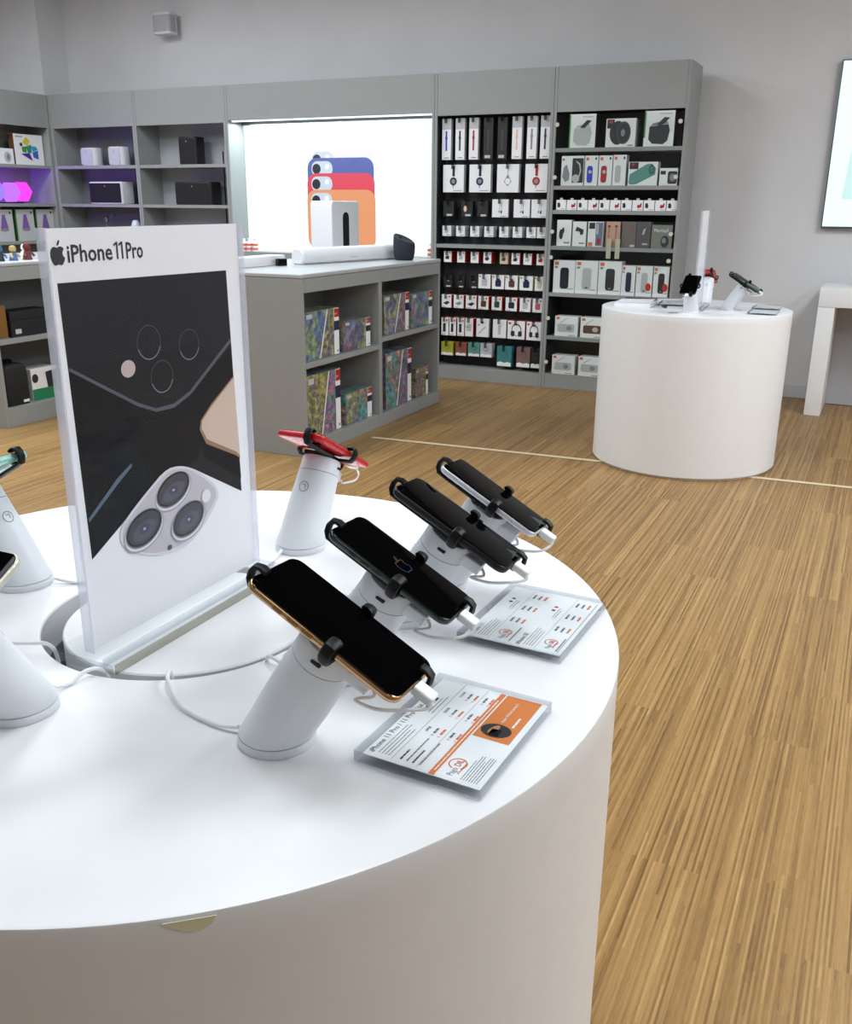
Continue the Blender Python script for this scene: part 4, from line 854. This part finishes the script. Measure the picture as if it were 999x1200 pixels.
SPW = P('speaker_white', (214, 214, 220), .45); SPG = noisy('speaker_white_mesh', (196, 196, 204), .08, 300, .6); SPB = P('speaker_black', (26, 26, 28), .5); SPBG = noisy('speaker_black_mesh', (16, 16, 18), .2, 300, .7)
SPN = 'speakers on the open shelving'
speaker('bookshelf_speaker', 'small white speaker, left one on the corner bay', -6.080, -5.918, 1.4585, 1.596, 6.15, .12, SPW, SPG, .045, SPN)
speaker('bookshelf_speaker', 'small white speaker, right one on the corner bay', -5.785, -5.626, 1.4585, 1.600, 6.15, .12, SPW, SPG, .045, SPN)
speaker('stereo_speaker', 'wide white speaker with black front on the corner bay', -6.015, -5.665, 1.1645, 1.337, 6.17, .15, SPW, SPBG, .02, SPN)
speaker('tower_speaker', 'tall black speaker on the upper shelf of the bay left of the light box', -5.065, -4.894, 1.4585, 1.659, 6.16, .13, SPB, SPBG, .03, SPN)
speaker('stereo_speaker', 'wide black speaker on the shelf below the tall black one', -5.130, -4.775, 1.1645, 1.334, 6.17, .15, SPB, SPBG, .03, SPN)
t = thing('table_lamp', 'small white cone-shaped lamp peeping over the poster', 'lamp', (-5.595, 6.15, .8705))
b = B(); b.lathe([(.05, 0), (.05, .01), (.012, .014), (.012, .06)], SPW, 24); b.make('foot', t)
b = B(); b.lathe([(.062, .055), (.060, .06), (.030, .155), (.024, .168), (.012, .172)], P('lamp_cone', (214, 224, 236), .4), 28); b.make('shade', t)
t = thing('phone_holder', 'small silver jointed holder on the corner bay beside the lamp', 'holder', (-5.915, 6.16, .8705))
b = B(); b.lathe([(.04, 0), (.04, .008), (.008, .012), (.008, .15), (.018, .155), (.018, .19), (.01, .2)], STEEL, 20); b.make('post', t)
b = B(); b.tube([(0, 0, .185), (.04, -.01, .178), (.075, -.01, .20), (.10, -.01, .21)], .010, STEEL, 10); b.make('arm', t)

# left wall shelving goods, facing +x
GL = 'goods on the left wall shelving'
LXF = -6.385
WOOD = P('brown_wood_card', (112, 72, 38), .5)
pack('light_kit_box', 'white box with a fan of coloured polygons on the left shelving', 'box', Fr('X', 5.720, 6.010, 1.4585, 1.690, LXF), .06, PAPER, GL, [(P('kit_yellow', (222, 204, 66), .5), [(.28, .72), (.42, .92), (.56, .78), (.46, .62)]), (GREEN, [(.24, .58), (.42, .62), (.40, .40), (.26, .42)]), (P('kit_teal', (50, 140, 130), .5), [(.40, .60), (.58, .68), (.58, .40), (.44, .40)]), (P('kit_blue', (50, 110, 190), .5), [(.60, .42), (.80, .50), (.80, .20), (.62, .26)]), (P('kit_sky', (60, 160, 200), .5), [(.56, .62), (.74, .62), (.80, .52), (.62, .44)]), (P('kit_violet', (80, 44, 150), .5), [(.20, .36), (.50, .40), (.58, .14)]), (DK, E(.23, .66, .05, .06)), (MG, R(.06, .90, .3, .93))], WOOD)
pack('gadget_box', 'smaller white box with a grey device picture on the left shelving', 'box', Fr('X', 5.42, 5.695, 1.4585, 1.575, LXF + .01), .08, PAPER, GL, [(LG, E(.78, .45, .12, .35)), (MG, E(.80, .45, .06, .2))], PAPERG)
VIO = P('violet_print', (128, 92, 168), .5)
for i, a in enumerate((5.42, 5.632, 5.838)):
    pack('lamp_box', 'white box with a violet cone lamp picture, %s of the three on the left shelving' % ['left', 'middle', 'right'][i], 'box', Fr('X', a, a + .180, .8755, 1.118, LXF + .02), .12, PAPERG, GL, [(VIO, [(.28, .36), (.72, .36), (.58, .84), (.42, .84)]), (MG, E(.5, .36, .22, .05)), (DK, E(.86, .9, .05, .04)), (GREEN, R(0, 0, .03, 1))], P('green_side', (38, 92, 34), .5))
# glowing hexagon light panels
t = thing('hexagon_lamp', 'glowing magenta and violet geometric light panels on the left shelf', 'light', (LXF, 5.65, 1.1645))
for i, (cy, cz, c, es) in enumerate(((-.16, .095, (150, 120, 255), 1.1), (.00, .085, (190, 110, 255), 1.1), (.13, .090, (250, 60, 255), 1.15))):
    b = B(); b.prism([(cy + .1 * math.cos(k * PI / 3 + PI / 6 * 0), cz + .084 * math.sin(k * PI / 3)) for k in range(6)], 0, .012, P('glow_panel_%d' % i, (60, 40, 80), .5, emit=c, es=es), (V((-.02 - .014 * i, 0, 0)), Y, Z, X)); b.make('hexagon_panel', t, smooth=False)
b = B(); b.box(-.06, .0, -.1, .1, .0005, .008, BLACKP); b.make('foot', t)

# ------------------------------------------------------------------ grey island with toy boxes
GXI, IY0, IY1, IH = -2.435, 3.735, 5.262, .873
IW = .76
isl = thing('island_cabinet', 'grey island cabinet behind the poster with shelves of toy boxes', 'cabinet', (GXI - IW / 2, (IY0 + IY1) / 2, 0))
cx_, cy_ = GXI - IW / 2, (IY0 + IY1) / 2
def ib(name, x0, x1, y0, y1, z0, z1, m=GREY, bev=.0012, parent=isl, c=(cx_, cy_)):
    b = B(); b.box(x0 - c[0], x1 - c[0], y0 - c[1], y1 - c[1], z0, z1, m, bev, 1); return b.make(name, parent)
TOPM = noisy('pale_grey_top', (176, 178, 180), .015, 30, .35)
ib('worktop', GXI - IW, GXI, IY0, IY1, .853, IH, TOPM, .004)
YM = 4.500
ib('end_panel', GXI - IW, GXI - .004, IY0, IY0 + .020, 0, .852)
ib('end_panel', GXI - IW, GXI - .004, IY1 - .02, IY1, 0, .852)
ib('divider', GXI - .35, GXI - .003, YM - .018, YM + .018, .0, .786)
ib('fascia', GXI - .020, GXI - .002, IY0 + .020, YM - .001, .787, .852)
ib('fascia', GXI - .020, GXI - .002, YM + .001, IY1 - .02, .787, .852)
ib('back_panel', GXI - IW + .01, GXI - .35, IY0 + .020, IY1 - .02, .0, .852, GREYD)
for a, c in ((IY0 + .020, YM - .018), (YM + .018, IY1 - .02)):
    ib('plinth', GXI - .35, GXI - .003, a, c, 0, .070)
    ib('shelf', GXI - .35, GXI - .003, a, c, .432 + (.035 if a > 4.4 else 0), .458 + (.035 if a > 4.4 else 0))
TG = 'toy boxes in the island cabinet'
pal = [[(20, 50, 70), (60, 110, 130), (36, 90, 180), (150, 170, 60), (70, 140, 150), (180, 80, 70), (220, 220, 210)],
 [(60, 60, 80), (110, 80, 110), (70, 100, 140), (150, 60, 90), (90, 150, 190), (40, 60, 120), (200, 210, 230)],
 [(30, 40, 30), (120, 110, 40), (60, 100, 60), (200, 180, 60), (40, 70, 130), (190, 110, 60), (220, 220, 190)],
 [(40, 30, 30), (130, 90, 70), (60, 110, 130), (190, 180, 80), (60, 60, 90), (150, 110, 160), (200, 200, 190)],
 [(30, 34, 80), (90, 60, 140), (50, 110, 90), (190, 180, 60), (40, 90, 180), (220, 160, 60), (210, 220, 230)],
 [(30, 70, 70), (160, 70, 120), (80, 90, 150), (60, 140, 110), (190, 110, 160), (60, 60, 100), (220, 210, 230)],
 [(20, 40, 70), (40, 110, 150), (70, 170, 190), (60, 140, 80), (170, 70, 130), (220, 190, 80), (210, 230, 240)],
 [(60, 50, 40), (130, 110, 80), (70, 110, 100), (160, 80, 60), (90, 130, 170), (60, 70, 80), (220, 215, 200)]]
toys = [(3.790, 4.108, .4585, .692, 'large bright toy box at the near end of the upper shelf', 1), (4.155, 4.432, .4585, .612, 'smaller mauve and blue toy box beside it, upper shelf of the near half', 0),
        (3.790, 4.108, .0705, .388, 'tall yellow and green toy box on the lower shelf, nearest end', 1), (4.160, 4.440, .0705, .236, 'smaller dark toy box on the lower shelf of the near half', 0),
        (4.592, 4.892, .4935, .708, 'toy box with blue and yellow picture, upper shelf of the far half', 1), (4.930, 5.205, .4935, .694, 'toy box with pink and green picture, far end of the upper shelf', 0),
        (4.606, 4.925, .0705, .388, 'tall turquoise and pink toy box on the lower shelf of the far half', 1), (4.985, 5.155, .0705, .246, 'smallest toy box, far end of the lower shelf', 0)]
for i, (a, c, z0_, z1_, lab, big) in enumerate(toys):
    art = art_mat('toy_art_%d' % i, i + 1, pal[i]); art2 = art_mat('toy_art_side_%d' % i, i + 11, pal[(i + 3) % 8])
    wd = .84 if big else .82
    mo = [(art, R(.01, .01, wd, .99)), (art2, [(.42, .01), (wd, .01), (wd, .99), (.66, .99)] if i % 2 == 0 else R(.5, .01, wd, .99)), (PAPER, [(.40, .01), (.43, .01), (.67, .99), (.64, .99)] if i % 2 == 0 else R(wd, .01, wd + .02, .99)), (PAPER, R(wd, .01, .99, .60)), (NV, R(wd, .52, .99, .72)), (PAPER, R(wd, .72, .99, .99)), (RED, R(wd + .01, .80, .99, .98)), (PAPER, ('T', 'LEGO', wd + .012, .86, .011, 'LEFT')), (INKG, R(.92, .06, .96, .10)), (PAPERG, R(.04, .86, .20, .95))]
    pack('toy_box', lab, 'toy box', Fr('X', a, c, z0_, z1_, GXI - .030), .12 if big else .09, art, TG, mo, art2, art2, motif_name='printed_front')
# things standing on the island
SUBX, SUBY = -2.972, 4.90
t = thing('subwoofer', 'white squarish subwoofer with a black oval slot on the island', 'speaker', (SUBX - .074, SUBY + .16, IH + .0005), .0, 'speakers on the island')
SWM = P('subwoofer_white', (228, 229, 232), .35)
b = B(); b.loft([[V((x, a, c)) for a, c in rrect(-.16 + k, .0005 + k, .16 - k, .325 - k, .028)] for x, k in ((-.074, .004), (-.070, 0), (.070, 0), (.074, .004))], SWM); b.make('cabinet', t)
b = B(); b.prism(rrect(-.036, .045, .036, .262, .034, 8), 0, .0012, BLACKP, (V((.0738, 0, 0)), Y, Z, X)); b.make('oval_slot', t)
t = thing('soundbar', 'long white rounded soundbar at the front edge of the island', 'speaker', (-2.765, 4.720, IH + .0005), 1.352, 'speakers on the island')
sw = P('soundbar_white', (228, 229, 231), .4)
prof = [(-.030, 0), (.030, 0), (.043, .010), (.048, .030), (.046, .052), (.036, .072), (.018, .084), (-.018, .084), (-.036, .072), (-.046, .052), (-.048, .030), (-.043, .010)]
b = B(); b.loft([[V((x, p * k, .042 + (q - .042) * k)) for p, q in prof] for x, k in ((-.395, .86), (-.388, 1), (.388, 1), (.395, .86))], sw); b.make('body', t)
b = B(); b.box(-.03, .03, -.0492, -.0476, .026, .030, LG); b.make('logo_mark', t)
b = B(); b.box(-.30, .30, -.026, .026, -.0004, .002, LG); b.make('foot_strip', t)
t = thing('smart_speaker', 'round dark blue-grey speaker with slanted top at the right end of the island', 'speaker', (-2.560, 5.02, IH + .0005), 0, 'speakers on the island')
b = B(); NVY = noisy('slate_fabric', (30, 36, 48), .1, 200, .7)
rings = []
for r, h, sl in ((.048, 0, 0), (.055, .008, 0), (.062, .04, 0), (.064, .085, .10), (.062, .115, .40), (.056, .122, .46), (.02, .114, .46)):
    rings.append([V((r * math.cos(q), r * math.sin(q), h + sl * -(r * math.cos(q)) * 1.0)) for q in (2 * PI * k / 32 for k in range(32))])
b.loft(rings, NVY); b.make('fabric_body', t)
b = B(); b.lathe([(.012, .0), (.013, .006), (.006, .009)], NVY, 16, c=(-.03, 0, .126)); b.make('dial', t)
tb = B(); tb.box(-.05, .05, -.27, .27, 0, .05, PAPER, .006); o = tb.make('soundbar_box', None); o.location = (-2.96, 4.04, IH + .0005); o.rotation_euler = (0, 0, .0); tag(o, 'plain low white box at the left on the island beside the poster', 'box')
t = thing('display_cube', 'tiny black cube gadget in front of the white box on the island', 'gadget', (-2.868, 4.21, IH + .0005), 1.0)
b = B(); b.box(-.026, .026, -.018, .018, 0, .036, BLACKP, .004); b.make('case', t)
b = B(); b.box(-.021, .021, -.0195, -.018, .006, .031, SCREEN); b.make('screen', t)
def bottle(x, y, z, lab):
    t = thing('spray_bottle', lab, 'bottle', (x, y, z), 0, 'small bottles on the light box ledge')
    b = B(); b.lathe([(.021, 0), (.022, .003), (.022, .062), (.018, .070), (.011, .074)], PAPER, 20); b.make('body', t)
    b = B(); b.lathe([(.0224, .010), (.0224, .026), (.0221, .0262)], P('coral_label', (222, 112, 84), .5), 20, cap=False); b.lathe([(.0224, .040), (.0224, .056), (.0221, .0562)], P('coral_label', (222, 112, 84), .5), 20, cap=False); b.make('label_band', t)
    b = B(); b.lathe([(.012, .074), (.012, .092), (.010, .094)], P('clear_cap', (232, 240, 244), .3), 16); b.make('cap', t)
for i, x in enumerate((-4.492, -4.440, -4.388)): bottle(x, 6.10, .8305, 'small white and coral bottle left of the light box, %s of three' % ['left', 'middle', 'right'][i])
bottle(-2.905, 6.10, .8305, 'small white and coral bottle alone at the right end of the ledge')

# ------------------------------------------------------------------ left counter with clutter
GX2 = -4.220
lc = thing('counter_cabinet', 'grey counter cabinet at the far left edge, partly behind the poster', 'cabinet', (-4.60, 4.27, 0)); c2 = (-4.60, 4.27)
A0, A1 = 3.505, 5.03
ib('worktop', -4.98, GX2, A0, A1, .853, .873, TOPM, .004, lc, c2)
ib('end_panel', -4.98, GX2 - .003, A0, A0 + .020, 0, .852, GREY, .001, lc, c2); ib('end_panel', -4.98, GX2 - .003, A1 - .02, A1, 0, .852, GREY, .001, lc, c2)
ib('fascia', GX2 - .02, GX2 - .002, A0 + .02, A1 - .02, .780, .852, GREY, .001, lc, c2); ib('divider', GX2 - .35, GX2 - .003, 4.25, 4.285, 0, .779, GREY, .001, lc, c2)
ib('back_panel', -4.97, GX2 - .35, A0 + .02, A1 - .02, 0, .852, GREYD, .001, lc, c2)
for a, c in ((A0 + .02, 4.25), (4.285, A1 - .02)):
    ib('plinth', GX2 - .35, GX2 - .003, a, c, 0, .105, GREY, .001, lc, c2); ib('shelf', GX2 - .35, GX2 - .003, a, c, .45, .475, GREY, .001, lc, c2)
CGp = 'goods in the left counter'
pack('wooden_box', 'brown wooden box on the upper shelf of the left counter', 'box', Fr('X', 3.53, 3.63, .4755, .650, GX2 - .05), .2, P('ochre_wood', (130, 90, 40), .5), CGp)
pack('router_box', 'black box with a pale sticker on the upper shelf of the left counter', 'box', Fr('X', 3.645, 3.90, .4755, .560, GX2 - .04), .16, DKG, CGp, [(PAPERG, R(.10, .2, .26, .5))])
pack('laptop_case', 'dark case lying behind on the upper shelf of the left counter', 'case', Fr('X', 3.66, 3.95, .5605, .610, GX2 - .06), .14, P('charcoal_case', (30, 31, 34), .5), CGp)
t = thing('camera_bag', 'black upright padded bag in the lower left counter', 'bag', (GX2 - .12, 3.640, .1055), 0, CGp)
b = B(); b.loft([[V((a * k, c * k, z)) for a, c in rrect(-.085, -.085, .085, .085, .03)] for z, k in ((0, .94), (.01, 1), (.19, .98), (.21, .93), (.225, .7))], P('bag_black', (26, 26, 28), .7)); b.make('body', t)
b = B(); b.box(.0865, .0885, .02, .06, .012, .026, PAPER); b.make('white_tag', t)
b = B(); b.tube(smooth_path([(0, -.04, .22), (0, -.03, .24), (0, .03, .24), (0, .04, .22)], 4), .007, BLACKP); b.make('handle', t)
pack('drone_box', 'white and green box beside the black bag in the left counter', 'box', Fr('X', 3.745, 3.93, .1055, .285, GX2 - .05), .13, PAPER, CGp, [(P('box_green', (34, 130, 86), .5), R(0, 0, 1, .36)), (DK, E(.14, .70, .12, .14)), (DK, [(.6, .36), (1, .36), (1, .9), (.55, .85)])], PAPERG)
def toy(x, y, lab, bodyc, headc, s=1.0):
    t = thing('toy_figure', lab, 'toy', (x, y, .8735), random.uniform(-.3, .3), 'toys on the left counter')
    b = B(); b.lathe([(.022 * s, 0), (.024 * s, .004), (.018 * s, .03 * s), (.012 * s, .05 * s)], bodyc, 16); b.make('body', t)
    b = B(); b.lathe([(.004, 0), (.016 * s, .008 * s), (.019 * s, .02 * s), (.014 * s, .034 * s), (.003, .038 * s)], headc, 16, c=(0, 0, .046 * s)); b.make('head', t)
    for q in (-1, 1):
        b = B(); b.tube([(0, q * .014 * s, .042 * s), (.012 * s, q * .026 * s, .030 * s), (.02 * s, q * .026 * s, .022 * s)], .006 * s, headc, 8); b.make('arm', t)
T1, T2, T3 = P('toy_brown', (92, 44, 34), .5), P('toy_blue', (60, 100, 150), .5), P('toy_gold', (196, 170, 110), .5)
toy(-4.30, 3.85, 'brown toy figure nearest the poster on the left counter', T1, P('toy_dark_red', (110, 30, 34), .5), 1.1); toy(-4.30, 3.755, 'blue and gold toy figure on the left counter', T2, T3); toy(-4.31, 3.675, 'dark toy figure at the left edge on the left counter', DKG, T2)
toy(-4.38, 3.905, 'white toy figure behind the brown one on the left counter', PAPER, PAPER, 1.0)
b = B(); b.box(-.05, .05, -.11, .11, 0, .003, PAPER); 
for i in range(9): b.poly([(.0505 - .1 * random.random(), -.1 + .022 * i, .0034), (.02 - .06 * random.random(), -.1 + .022 * i, .0034), (.0 - .04 * random.random(), -.088 + .022 * i, .0034)], BL)
o = b.make('leaflet', None, smooth=False, recalc=False); o.location = (-4.275, 3.76, .8733); tag(o, 'white leaflet with blue print under the toys on the left counter', 'leaflet')

# ------------------------------------------------------------------ right side: wall screen, white table, wall speaker
t = thing('wall_screen', 'glowing pale cyan light box sign on the right wall, cut by the photo edge', 'screen', (.30, WY, 1.06))
b = B(); b.box(-.715, .715, -.045, -.0005, 0, .94, P('screen_frame', (84, 112, 120), .3, .6), .002); b.make('frame', t)
b = B(); b.box(-.708, .708, -.0475, -.0455, .012, .933, P('screen_face', (60, 60, 60), .4, emit=(232, 251, 252), es=1.05)); b.make('screen_face', t)
b = B(); b.prism([(-.62, .17), (.4, .17), (.4, .85), (-.575, .85)], 0, .0012, P('screen_picture', (60, 60, 60), .4, emit=(206, 242, 240), es=.95), (V((0, -.0478, 0)), X, Z, -Y)); b.make('picture', t)
t = thing('white_table', 'white slab-leg table against the right wall', 'table', (.45, 6.15, 0))
b = B(); b.box(-.79, .79, -.21, .255, .635, .745, WHITE, .004); b.make('table_top', t)
for a in (-.79, .70):
    b = B(); b.box(a, a + .092, -.21, .255, 0, .634, WHITE, .003); b.make('leg', t)
b = B(); b.box(-.697, .699, .20, .22, .004, .634, P('grey_modesty', (176, 178, 184), .5)); b.make('modesty_panel', t)
t = thing('charging_dock', 'small grey device standing at the edge of the white table', 'gadget', (-.125, 6.20, .7455))
b = B(); b.box(-.05, .05, -.04, .04, 0, .012, STEEL, .003); b.make('foot', t)
b = B(); b.box(-.045, .045, -.012, .012, .012, .10, P('dock_grey', (90, 92, 98), .4), .004); b.make('upright', t)
t = thing('wall_speaker', 'small white speaker mounted high on the back wall', 'speaker', (-5.34, WY, 2.42))
b = B(); b.box(-.03, .03, -.04, -.001, .04, .11, SPW, .004); b.make('wall_mount', t)
b = B(); b.loft([[V((a * k, c * k - .095, z)) for a, c in rrect(-.085, -.055, .085, .055, .03)] for z, k in ((0, .95), (.004, 1), (.146, 1), (.15, .95))], P('white_case', (226, 226, 228), .4)); b.make('cabinet', t)
b = B(); b.loft([[V((a, c - .095, z)) for a, c in rrect(-.0862, -.0562, .0862, .045, .03)] for z in (.016, .134)], noisy('grille_grey', (176, 177, 182), .05, 200, .6)); b.make('grille', t)

# ------------------------------------------------------------------ light
wd = bpy.data.worlds.new('world'); sc.world = wd; wd.use_nodes = True
wd.node_tree.nodes['Background'].inputs[0].default_value = (.82, .86, .92, 1); wd.node_tree.nodes['Background'].inputs[1].default_value = .4
def area(x, y, z, sx, sy, power_, col=(.90, .96, 1), rot=(0, 0, 0)):
    l = bpy.data.lights.new('ceiling_and_fill_light', 'AREA'); l.shape = 'RECTANGLE'; l.size = sx; l.size_y = sy; l.energy = power_; l.color = col
    o = bpy.data.objects.new('ceiling_and_fill_light', l); COL.objects.link(o); o.location = (x, y, z); o.rotation_euler = rot; return o
for x, y, e in ((-4.6, 2.2, 55), (-5.0, 4.2, 44), (-6.0, 3.2, 30), (-1.9, 1.9, 30), (-3.0, 4.0, 40), (-.4, 1.0, 24), (1.2, 2.2, 34), (1.2, 4.0, 56), (-2.4, 0.2, 16), (2.9, 1.2, 50), (2.9, 3.6, 50), (-.6, -2.4, 8), (-3.5, -2.4, 12), (2.2, -2.4, 10)):
    area(x, y, 2.96, .6, 1.2, e)  # unseen lamps; the front, right-hand and left-corner ones added as fill
bl = bpy.data.lights.new('light_box_lamp', 'AREA'); bl.shape = 'RECTANGLE'; bl.size = 1.6; bl.size_y = .05; bl.energy = 13; bl.color = (.78, .95, 1)
bo = bpy.data.objects.new('light_box_lamp', bl); COL.objects.link(bo); bo.location = ((XB[2] + XB[3]) / 2, 6.13, 1.74)
pl = bpy.data.lights.new('purple_fill_light', 'AREA'); pl.size = .3; pl.size_y = .1; pl.shape = 'RECTANGLE'; pl.energy = 5; pl.color = (.25, .08, 1)
po = bpy.data.objects.new('purple_fill_light', pl); COL.objects.link(po); po.location = (-6.50, 5.22, 1.31); po.rotation_euler = (PI / 2, 0, .12)  # hidden lamp added to strengthen the hexagon panels' violet glow

sc.view_settings.view_transform = 'Standard'; sc.view_settings.look = 'None'; sc.view_settings.gamma = 1; sc.view_settings.use_curve_mapping = False
sc.view_settings.exposure = 0.09
sc.cycles.use_denoising = True
sc.cycles.max_bounces = 10; sc.cycles.transparent_max_bounces = 24; sc.cycles.transmission_bounces = 8; sc.cycles.glossy_bounces = 4; sc.cycles.diffuse_bounces = 4
sc.cycles.caustics_reflective = False; sc.cycles.caustics_refractive = False
